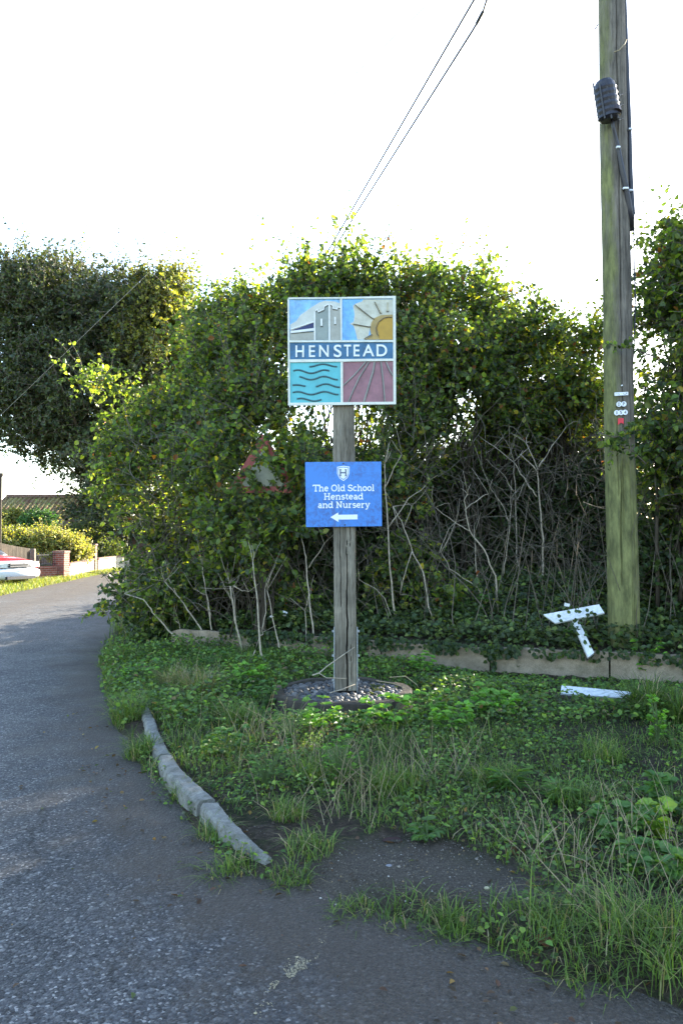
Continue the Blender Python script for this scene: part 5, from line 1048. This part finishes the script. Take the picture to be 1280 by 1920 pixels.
def grass_obj(name, x, y, hgt, wid, pal, wts, lean=.5, r=r_, curl=1.0, z=None):
    n = len(x); z = height(x, y) - .01 if z is None else z; a = r.uniform(0, 6.283, n); dirv = np.stack([np.cos(a), np.sin(a), np.zeros(n)], 1); sdv = np.stack([-np.sin(a), np.cos(a), np.zeros(n)], 1)
    base = np.stack([x, y, z], 1); hgt = np.broadcast_to(hgt, (n,)); ln = r.uniform(.1, 1, n) * lean * hgt; vs = []
    for t, wf in ((0, .8), (.4, 1.0), (.75, .65)):
        c = base + dirv * (ln * t ** 2.0 * curl)[:, None] + np.array([0, 0, 1]) * (hgt * (t - .25 * t * t * np.minimum(1, ln / hgt)))[:, None]
        ww_ = np.broadcast_to(wid, (n,))[:, None] * wf / 2; vs += [c - sdv * ww_, c + sdv * ww_]
    tip = base + dirv * (ln * 1.15)[:, None] + np.array([0, 0, 1]) * (hgt * (1 - .42 * np.minimum(1.2, ln / hgt)))[:, None]; vs.append(tip)
    v = np.stack(vs, 1).reshape(-1, 3); b = np.arange(n)[:, None] * 7
    f4 = np.concatenate([b + [0, 1, 3, 2], b + [2, 3, 5, 4]]); f3 = b + np.array([4, 5, 6])
    pal = np.array(pal); c = pal[r.choice(len(pal), n, p=np.array(wts) / sum(wts))] * r.uniform(.75, 1.25, (n, 1))
    return np_mesh(name, v, f4, f3, mat=M['grass'], tint=np.repeat(c, 7, 0))
pc2 = np.array([cx, cy])
def verge_ok(x, y):
    s = road_sdf(x, y) + .06 * snoise(x, y, 8, 21)
    return (s > .02) & (wall_b(x, y) < -.03) & (np.hypot(x - cx, y - cy) > .70) & ~in_poly(x + .05 * snoise(x, y, 9, 5), y + .05 * snoise(x, y, 8, 6), patch) & (y < 11.5) & (x > -4.2)
kl = np.array([(*k_,) for k_ in (np.array(kout) + np.array(kin)) / 2])
GP_ = [(.075, .135, .026), (.105, .18, .034), (.155, .24, .045), (.05, .08, .022), (.26, .23, .11), (.36, .30, .18)]
def dens_keep(x, y):
    kd = seg_dist(x, y, kl[:-1], kl[1:]); bare = (np.hypot((x - .1) / .4, (y - 4.1) / .18) < 1) & (snoise(x, y, 5, 31) < .3)
    bare2 = (np.hypot((x + .25), (y - 4.1) / 1.1) < .35) & (snoise(x, y, 6, 32) < .2); s = road_sdf(x, y)
    edgec = (s < .25) & (snoise(x, y, 6.5, 33) < -.1) & (y < 6.8)
    bdp = (np.abs(x - 2.37) < .42) & (np.abs(y - (7.28 - (x - 2.37) * .3)) < .20)
    front = (np.hypot(x - cx, y - cy) < .80) & (y < cy) & (snoise(x, y, 7, 77) < .35)
    return verge_ok(x, y) & ~bdp & ~front & (kd > .055) & ~bare2 & ~edgec & (snoise(x, y, 2.6, 34) + r_.uniform(-1.1, 1.1, len(x)) > -.75)
x, y = scatter(165000, -4.2, 4.6, 2.3, 11.3, dens_keep)
tall = (.048 + .035 * np.clip(snoise(x, y, 1.8, 35) + .4, 0, 1.5) + .045 * ((x < -.6) & (y > 5)) - .012 * (x > .6) * (y < 4.2)) * (1 - .78 * sstep(-1.9, -.9, wall_b(x, y)) * (x > .6)) * (1 - .5 * np.exp(-(np.hypot(x - cx, y - cy) - .68) / .25) * (y < cy))
g_ = grass_obj('grass', x, y, tall * .85 * np.exp(r_.normal(0, .42, len(x))), .0050 * r_.uniform(.6, 1.5, len(x)), GP_, [26, 28, 18, 12, 6, 1.5], lean=1.5); tag(g_, 'mixed green and straw grass covering the verge', 'grass', kind='stuff')
# tussocks: long blades
def tussock(label, c, n, h_, rad, pal=GP_, wts=(20, 26, 18, 8, 5, 2), wid=.006, lean=1.1):
    a = r_.uniform(0, 6.283, n); rr = rad * np.sqrt(r_.uniform(0, 1, n)); x, y = c[0] + rr * np.cos(a), c[1] + rr * np.sin(a)
    o = grass_obj('grass_tuft', x, y, h_ * r_.uniform(.55, 1.15, n), wid, pal, wts, lean=lean); tag(o, label, 'grass tuft', 'grass tufts along the verge'); return o
TF = [('grass tuft on the road beyond the kerb foot, nearest the blue scrap', (430, 1636), 150, .13, .10), ('grass tuft hugging the road side of the longest kerb stone', (345, 1500), 130, .13, .07), ('grass tuft below the joint between the two nearest kerb stones', (400, 1570), 130, .12, .08), ('grass tuft at the low tip of the nearest kerb stone', (548, 1655), 120, .11, .08),
      ('grass tuft beyond the far end of the kerb, leaning over the road', (240, 1355), 300, .26, .14), ('grass tuft between the road and the second kerb stone', (265, 1420), 220, .18, .11), ('small grass tuft at the left end of the strip between road and gritty patch', (660, 1712), 130, .10, .10), ('grass tuft in the middle of the strip below the gritty patch', (790, 1735), 220, .11, .17),
      ('grass tuft at the right end of the strip below the gritty patch', (850, 1748), 130, .10, .08), ('large grass tuft right of the gritty patch', (980, 1760), 150, .12, .18), ('long bladed tuft in the lower right of the verge', (1090, 1770), 170, .15, .2), ('tall arching tuft near the lower right corner', (1200, 1780), 170, .26, .17), ('grass tuft cut by the right edge close to the road', (1270, 1850), 130, .22, .14),
      ('low wide tuft at the bottom edge of the right verge', (1110, 1840), 130, .12, .14), ('bright green tuft near the far corner of the verge by the road', (225, 1250), 320, .26, .2), ('tuft of pale dry grass beside the bright green one', (330, 1300), 260, .30, .15), ('pale straw coloured tuft in the middle of the left verge', (375, 1320), 320, .36, .13), ('bright tuft in front of the kerb inner side', (540, 1550), 200, .14, .10),
      ('grass tuft below the end of the bare soil left of the gritty patch', (580, 1615), 170, .12, .12), ('large arching sedge tuft at the right under the edging slabs', (1215, 1365), 300, .42, .12), ('second sedge tuft cut by the right edge', (1290, 1380), 260, .36, .12), ('upright tuft among dry stalks below the plinth', (600, 1480), 260, .22, .16), ('tuft among dry stalks right of the one below the plinth', (740, 1500), 240, .2, .16),
      ('tuft of blades in the centre of the right verge', (920, 1490), 240, .17, .16), ('tuft of blades right of centre of the verge', (1080, 1530), 240, .17, .16), ('tuft standing at the left of the plinth', (450, 1370), 280, .24, .15), ('spreading tuft above the bright sunlit leaf plant', (1130, 1450), 220, .2, .14)]
for lb, q, n_, h_, rd in TF:
    dry = 'dry grass' in lb or 'straw' in lb; sed = 'sedge' in lb
    tussock(lb, G(*q)[:2], n_, h_, rd, wts=(6, 6, 4, 4, 22, 14) if dry else ((26, 14, 5, 20, 6, 3) if sed else (18, 26, 20, 6, 6, 3)), wid=.008 if sed else .0048, lean=1.7 if sed else 1.6)
# long thin seed stalks
n_ = 230; cs = [G(*q)[:2] for q in ((620, 1470), (700, 1460), (560, 1440), (480, 1400), (1180, 1700), (1060, 1640), (820, 1480), (370, 1310), (1240, 1620), (640, 1540))]; ii = r_.integers(0, len(cs), n_); c_ = np.array(cs)[ii]; x = c_[:, 0] + r_.normal(0, .16, n_); y = c_[:, 1] + r_.normal(0, .14, n_); k = verge_ok(x, y); x, y = x[k], y[k]
poly = grow(np.stack([x, y, height(x, y)], 1), np.stack([r_.normal(0, .35, len(x)), r_.normal(0, .35, len(x)), np.ones(len(x))], 1), r_.uniform(.15, .42, len(x)), 6, .10, .25, r_)
o = twig_mesh('dry_stalks', poly, .0022, .0008, M['straw'], None); tag(o, 'thin straw coloured dead stalks standing in the verge grass', 'stalks', kind='stuff')
# small broad-leaved weeds as a mat
def weed_pts(n, fn, x0=-4.2, x1=4.6, y0=2.4, y1=11.3): return scatter(n, x0, x1, y0, y1, fn)
x, y = weed_pts(95000, lambda x, y: dens_keep(x, y) & ((snoise(x, y, 3.1, 51) > -.15) | ((y > 6.2) & (snoise(x, y, 3.1, 52) > -.55))))
n_ = len(x); low_ = (1 - .85 * sstep(-1.9, -.7, wall_b(x, y)) * (x > .9)) * (1 - .6 * np.exp(-(np.hypot(x - cx, y - cy) - .68) / .25) * (y < cy)); s = r_.uniform(.55, 1.3, n_) * np.where(y > 6.2, 1.25, .8); z = height(x, y) + r_.uniform(.01, .10, n_) * np.where(y > 6, 1.3, .75) * (1.1 + snoise(x, y, 3, 53)) * low_
leaf_obj('weed_mat', np.stack([x, y, z], 1), r_.normal(0, 1, (n_, 3)) * [1, 1, .35], r_.normal(0, .45, (n_, 3)) + [0, -.25, 1], .036 * s, .024 * s, [(.068, .125, .030), (.105, .185, .040), (.155, .26, .050), (.22, .34, .06), (.07, .09, .045), (.20, .15, .07)], [5, 6, 4, 1.5, 2, .5], M['grass'], label='small broad leaved weeds and creepers among the grass', cat='weeds', kind='stuff')
# clump plants: rosettes of compound leaves
def clump(label, c, n, L, W, h_, spread, pal, name='leafy_plant', cat='plant', grp='leafy plants of the verge'):
    root = onground(*c); a = r_.uniform(0, 6.283, n); el = r_.uniform(.25, 1.0, n); d = np.stack([np.cos(a) * spread, np.sin(a) * spread, el * h_ * 1.0], 1); tip = root + d * r_.uniform(.45, 1, (n, 1))
    t = empty(name, root, label, cat, grp); st = np.stack([root + (tip - root) * s - [0, 0, 0] + np.array([0, 0, .12 * h_]) * math.sin(math.pi * s) for s in (0, .35, .7, 1)], 1)
    twig_mesh('stems', st, .0026, .0014, M['grass_stem'], t); P_, D_, N_ = [], [], []
    for k in range(5):
        ang = (k - 2) * .62; dd = unit(d * [1, 1, .15]); sdv = np.stack([-dd[:, 1], dd[:, 0], dd[:, 0] * 0], 1); D_.append(dd * math.cos(ang) + sdv * math.sin(ang) + r_.normal(0, .12, dd.shape)); P_.append(tip - dd * .004 * 0); N_.append(r_.normal(0, .3, dd.shape) + [0, -.25, 1])
    P_, D_, N_ = map(np.concatenate, (P_, D_, N_)); s = r_.uniform(.75, 1.2, len(P_)); leaf_obj('leaves', P_, D_, N_, L * s, W * s, pal, [1] * len(pal), M['grass'], t)
M['grass_stem'] = paint('green_stem', (.08, .13, .035), .7, .2)
BR = [(.15, .33, .04), (.20, .40, .05), (.11, .25, .035)]; MD = [(.07, .15, .035), (.11, .21, .045)]
CL = [('bright green leafy plant left of the plinth below the stems', (466, 1290), 34, .055, .038, .22, .16, BR), ('bright green leafy plant in front of the plinth, left of centre', (598, 1372), 34, .05, .036, .2, .15, BR), ('low mid green plant at the front of the plinth, centre', (655, 1372), 22, .045, .036, .14, .12, MD), ('bright green plant spilling at the front right of the plinth', (725, 1365), 42, .055, .04, .2, .2, BR),
      ('leafy plant right of the plinth rim', (800, 1350), 36, .05, .038, .18, .18, MD + BR), ('bright clump below the brambles right of the plinth', (842, 1372), 34, .05, .036, .16, .15, BR), ('brightest pair of leafy clumps in the grass right of the plinth', (930, 1345), 40, .058, .038, .18, .17, BR), ('small bright clump behind the right rim of the plinth', (790, 1262), 22, .05, .036, .16, .12, BR),
      ('small green plant growing through the longest white board', (1075, 1210), 24, .05, .036, .18, .12, MD), ('light green plant hanging over the slab below the telegraph pole', (1215, 1270), 34, .05, .036, .32, .16, MD + BR), ('mid green plant in the middle of the left verge', (420, 1420), 26, .045, .03, .16, .14, MD), ('leafy plant against the left rim of the plinth', (500, 1330), 30, .05, .036, .2, .15, MD),
      ('bright leafy plant beside the far verge corner', (260, 1280), 34, .045, .03, .2, .18, MD + BR), ('vivid yellow green leafy plant in the right verge, its sunlight put into the colour', (1220, 1572), 18, .055, .040, .13, .075, [(.26, .38, .04), (.18, .30, .04)]), ('dull green nettle like plant left of the vivid one', (1165, 1570), 24, .05, .04, .12, .13, MD), ('dull green plant cut by the right edge beside the vivid one', (1262, 1530), 26, .055, .042, .14, .14, MD),  # vivid plant: a spot of sun painted into its leaf colours
      ('dull green plant below the vivid one', (1225, 1650), 26, .055, .042, .12, .14, MD), ('small rosette at the edge of the gritty patch', (800, 1572), 12, .05, .022, .06, .06, MD), ('long leaved plantain in the centre of the right verge', (955, 1480), 12, .09, .018, .08, .06, MD), ('second plantain further right in the verge', (1050, 1500), 12, .085, .018, .08, .06, MD),
      ('upright pale green weed at the right of the verge below the sedge', (1232, 1400), 34, .03, .02, .30, .05, BR), ('feathery grey green weed below the left of the plinth', (545, 1395), 46, .03, .012, .28, .14, MD), ('feathery green weed near the dry stalks', (500, 1480), 46, .028, .012, .24, .14, MD), ('feathery upright weed below the plinth centre', (640, 1470), 50, .028, .012, .3, .13, MD + BR),
      ('leafy plant low in the shade beside the double stem', (395, 1260), 28, .05, .035, .2, .16, MD), ('bramble plant right of the sign post on the bank', (800, 1150), 40, .055, .042, .4, .22, MD), ('bramble plant further right under the bent stem', (880, 1170), 38, .055, .042, .36, .22, MD)]
for lb, q, n_, L, W, h_, spd, pal in CL:
    c = hit(*q); clump(lb, c[:2], n_, L * 1.15, W * 1.15, h_ * 1.35, spd * 1.0, pal)
# far verge on the left with sunlit grass
def far_ok(x, y): s = road_sdf(x, y); return (s > .0) & (s < 3.2) & (x < -8)
x, y = scatter(60000, -13.5, -8.2, 16, 36, lambda x, y: far_ok(x, y) & (r_.uniform(0, 1, len(x)) < np.exp(-road_sdf(x, y) * .35)))
g2 = grass_obj('verge_grass', x, y, .10 * r_.uniform(.5, 2.0, len(x)), .012, [(.12, .17, .03), (.19, .22, .05), (.26, .24, .09)], [5, 4, 2], lean=.9); tag(g2, 'sunlit yellow green grass on the far verge in front of the walls', 'grass', kind='stuff')
x, y = scatter(16000, -6.0, -2.6, 11, 36, lambda x, y: (road_sdf(x, y) > 0) & (road_sdf(x, y) < 1.0))
g3 = grass_obj('lane_grass', x, y, .12 * r_.uniform(.5, 1.8, len(x)), .010, GP_, [5, 5, 4, 3, 1, 1], lean=.9); tag(g3, 'shaded grass along the foot of the lane hedge', 'grass', kind='stuff')

# ------------------------------------------------------------------ litter, leaves, grit
x, y = scatter(9000, -3.2, 2.6, 2.2, 8.5, lambda x, y: (road_sdf(x, y) > -.95) & (road_sdf(x, y) < .25) & (r_.uniform(0, 1, len(x)) < np.exp(np.minimum(road_sdf(x, y), 0) * 2.6) * .55))
xa, ya = scatter(26000, -2.4, 2.6, 2.4, 6.2, lambda x, y: (road_sdf(x, y) > 0) & (road_sdf(x, y) < .8) & (snoise(x, y, 7, 95) > .1)); x = np.concatenate([x, xa]); y = np.concatenate([y, ya])
x2, y2 = scatter(5200, float(patch[:, 0].min()), float(patch[:, 0].max()), float(patch[:, 1].min()), float(patch[:, 1].max()), lambda x, y: in_poly(x, y, patch)); x = np.concatenate([x, x2]); y = np.concatenate([y, y2])
n_ = len(x); s = .0022 * np.exp(r_.normal(0, .5, n_)); z = np.maximum(height(x, y), 0) + s * .3; ang = r_.uniform(0, 6.28, n_)
oct_ = np.array([(1, 0, 0), (-.9, .1, 0), (.1, .8, 0), (0, -.85, 0), (.1, .1, .7), (0, 0, -.6)]); v = (oct_[None] * s[:, None, None]); c_, s_ = np.cos(ang)[:, None], np.sin(ang)[:, None]
v = np.stack([v[..., 0] * c_ - v[..., 1] * s_, v[..., 0] * s_ + v[..., 1] * c_, v[..., 2]], -1) + np.stack([x, y, z], 1)[:, None]
of = np.array([(0, 2, 4), (2, 1, 4), (1, 3, 4), (3, 0, 4), (2, 0, 5), (1, 2, 5), (3, 1, 5), (0, 3, 5)]); fcs = (np.arange(n_)[:, None, None] * 6 + of[None]).reshape(-1, 3)
gc = np.array([(.10, .085, .07), (.20, .175, .14), (.42, .40, .36), (.28, .20, .09), (.05, .045, .04)])[r_.choice(5, n_, p=[.42, .28, .06, .08, .16])]
gr = np_mesh('grit', v.reshape(-1, 3), None, fcs, mat=cobm, tint=np.repeat(gc, 6, 0)); tag(gr, 'loose grit and small stones along the road edge and bare patch', 'grit', kind='stuff')
peb = [((728, 1628), .020, (.16, .17, .19), 'blue grey flint lying on the gritty patch'), ((832, 1644), .013, (.42, .26, .08), 'orange yellow pebble in the middle of the gritty patch'), ((800, 1580), .013, (.36, .34, .28), 'pale pebble at the top of the gritty patch'), ((986, 1688), .014, (.48, .36, .27), 'pinkish pebble at the right of the gritty patch'), ((695, 1590), .010, (.4, .36, .2), 'small yellowish pebble near the upper left of the patch'),
       ((525, 1695), .011, (.5, .5, .52), 'white pebble on the tarmac near the kerb tip'), ((515, 1828), .008, (.6, .6, .64), 'tiny bluish white pebble in the near tarmac'), ((912, 1667), .012, (.36, .33, .2), 'pale yellow pebble beside the leaf litter'), ((1022, 1590), .010, (.45, .42, .3), 'buff pebble in the grass edge'), ((590, 1830), .007, (.5, .5, .45), 'tiny white stone by the pale scuffed stain')]
for q, s, c, lb in peb:
    p_ = hit(*q); m = MB(); v = ico_v * [s, s * .8, s * .55] * (1 + .1 * np.sin(ico_v[:, [1, 2, 0]] * 4 + s * 900)) + p_ + [0, 0, s * .35]; m.add([tuple(k) for k in v], [tuple(k) for k in ico_f]); o = m.build('pebble', paint('pebble', c, .7, .25, 60), None, smooth=True, origin=p_); tag(o, lb, 'pebble', 'larger pebbles on the ground')
def curled_leaf(q, s, c, lb, rot=None, grp='fallen leaves on the ground'):
    p_ = hit(*q); a = r_.uniform(0, 6.28) if rot is None else rot; nx_, ny_ = 7, 5; vs = []
    for i in range(nx_):
        t = i / (nx_ - 1); hw = math.sin(math.pi * min(1, t * .93 + .05)) ** .7 * .36
        for j in range(ny_):
            u = (j / (ny_ - 1) * 2 - 1) * hw; X_, Y_, Z_ = (t - .5) * s, u * s, (u * u * 1.1 + .22 * (t - .5) ** 2 + .03 * math.sin(t * 9 + j * 2)) * s + .004; vs.append((p_[0] + X_ * math.cos(a) - Y_ * math.sin(a), p_[1] + X_ * math.sin(a) + Y_ * math.cos(a), p_[2] + Z_))
    fs = [(i * ny_ + j, i * ny_ + j + 1, (i + 1) * ny_ + j + 1, (i + 1) * ny_ + j) for i in range(nx_ - 1) for j in range(ny_ - 1)]
    o = np_mesh('fallen_leaf', vs, fs, mat=M['leaf'], smooth=True, tint=np.tile(np.array(c), (len(vs), 1)), origin=p_); tag(o, lb, 'leaf', grp)
BRN = (.13, .065, .035); YEL = (.42, .27, .06)
for q, s, c, lb in [((960, 1856), .055, (.45, .28, .12), 'orange fallen leaf lying alone on the near tarmac'), ((930, 1877), .04, (.34, .36, .04), 'small yellow green leaf on the tarmac near the orange one'), ((500, 1487), .11, BRN, 'large brown leaf in the verge right of the kerb stones'), ((295, 1478), .12, (.10, .06, .04), 'brown leaf caught against the road side of the kerb'), ((1020, 1768), .09, (.16, .06, .03), 'reddish brown leaf in the lower right grass'),
                     ((735, 1580), .10, (.06, .03, .03), 'dark purplish leaf at the top of the gritty patch'), ((970, 1600), .10, BRN, 'brown leaf in the litter right of the gritty patch'), ((1010, 1660), .12, (.15, .10, .07), 'pale brown curled leaf right of the gritty patch'), ((1100, 1680), .16, (.12, .09, .07), 'largest withered leaf right of the gritty patch'), ((735, 1553), .05, YEL, 'yellow leaf above the gritty patch'), ((790, 1567), .06, (.20, .32, .05), 'green leaf lying at the top of the gritty patch'),
                     ((318, 1840), .06, (.06, .04, .03), 'dark leaf flat on the tarmac at the lower left'), ((265, 1905), .05, (.10, .12, .02), 'greenish leaf at the bottom left of the tarmac'), ((372, 1725), .035, (.20, .19, .03), 'small yellow green leaf below the blue scrap'), ((466, 1730), .04, (.17, .09, .03), 'small brown leaf below the white pebble'), ((98 + 100, 1360), .09, (.03, .025, .02), 'dark dead leaf at the edge of the lane tarmac'),
                     ((250, 1580), .05, BRN, 'brown scrap of leaf on the road left of the kerb'), ((1080, 1512), .08, (.10, .08, .08), 'grey brown leaf in the centre right grass'), ((200, 1355), .05, BRN, 'brown leaf by the tuft at the far end of the kerb'), ((468, 1168 + 30), .06, (.5, .28, .2), 'pale orange leaf on the bank by the sign post'), ((618, 1800), .06, (.07, .05, .035), 'blackish leaf on the tarmac in the centre foreground'), ((830, 1820), .05, (.10, .06, .04), 'brown leaf on the tarmac right of the centre')]:
    curled_leaf(q, s, c, lb)
def scrap(q, s, c, lb, up=.006):
    p_ = hit(*q); nn_ = 14; m = MB(); pts_ = [(math.cos(t) * s * r_.uniform(.6, 1.1), math.sin(t) * s * r_.uniform(.35, .6)) for t in np.linspace(0, 6.283, nn_, endpoint=False)]
    vs = [(p_[0] + a, p_[1] + b, p_[2] + up + r_.uniform(0, .012)) for a, b in pts_] + [(p_[0], p_[1], p_[2] + up + .012)] + [(p_[0] + a * .97, p_[1] + b * .97, p_[2] + .001) for a, b in pts_]
    fs = [(i, (i + 1) % nn_, nn_) for i in range(nn_)] + [(i, (i + 1) % nn_, nn_ + 1 + (i + 1) % nn_, nn_ + 1 + i) for i in range(nn_)]; m.add(vs, fs)
    o = m.build('litter_scrap', paint('scrap', c, .5, .3, 60), None, origin=p_); tag(o, lb, 'litter', 'scraps of litter')
scrap((450, 1673), .030, (.15, .30, .62), 'crumpled blue scrap of litter on the tarmac below the kerb'); scrap((836, 1870), .018, (.35, .45, .75), 'tiny pale blue scrap at the bottom of the near tarmac')
p_ = P(531, 1152, 10.5)
for i, (a, b, s, lb) in enumerate([(532, 1150, .045, 'white scrap of plastic caught in the hedge left of the post'), (510, 1156, .028, 'smaller white plastic scrap left of the larger one')]):
    q = P(a, b, 10.4); m = MB(); v = ico_v * [s, s * .25, s * .7] * (1 + .35 * np.sin(ico_v[:, [2, 0, 1]] * 5 + i)) + q; m.add([tuple(k) for k in v], [tuple(k) for k in ico_f]); o = m.build('litter_scrap', pm, None, origin=q); tag(o, lb, 'litter', 'scraps of litter')
x, y = scatter(2600, -2.6, 3.2, 2.4, 7.0, lambda x, y: (road_sdf(x, y) > -.35) & (road_sdf(x, y) < 1.3) & (snoise(x, y, 5, 91) > -.1)); x3, y3 = scatter(160, -3, 1.5, 2.3, 6.5, lambda x, y: road_sdf(x, y) < -.3)
x = np.concatenate([x, x3]); y = np.concatenate([y, y3]); n_ = len(x); sz = r_.uniform(.4, 1.2, n_)
leaf_obj('leaf_litter', np.stack([x, y, np.maximum(height(x, y), 0) + .006 + r_.uniform(0, .01, n_)], 1), r_.normal(0, 1, (n_, 3)) * [1, 1, .15], r_.normal(0, .35, (n_, 3)) + [0, 0, 1], .032 * sz, .018 * sz, [(.10, .06, .035), (.06, .04, .025), (.20, .13, .06), (.32, .24, .07), (.08, .10, .03)], [5, 5, 2, .8, 2], M['grass'], label='small dead leaves and scraps littering the verge edge', cat='leaf litter', kind='stuff')
# pale scuffed stain: spilt sand on the tarmac
n_ = 900; t = r_.normal(0, 1, (n_, 2)); c = G(548, 1822); c2 = G(590, 1765); ax = (c2 - c)[:2]; x = c[0] + ax[0] * t[:, 0] * .45 + t[:, 1] * .034; y = c[1] + ax[1] * t[:, 0] * .45 + t[:, 1] * .035; kk = snoise(x, y, 30, 71) > .05; x, y = x[kk], y[kk]; n_ = len(x); s = .0022 * np.exp(r_.normal(0, .35, n_))
v = (oct_[None] * s[:, None, None]) + np.stack([x, y, s * .4], 1)[:, None]; fcs = (np.arange(n_)[:, None, None] * 6 + of[None]).reshape(-1, 3)
sp_ = np_mesh('spilt_sand', v.reshape(-1, 3), None, fcs, mat=cobm, tint=np.tile([.34, .29, .19], (n_ * 6, 1))); tag(sp_, 'short streak of spilt sandy grit on the near tarmac', 'grit', kind='stuff')
print('objects', len(bpy.data.objects), 'polys', sum(len(m_.polygons) for m_ in bpy.data.meshes))
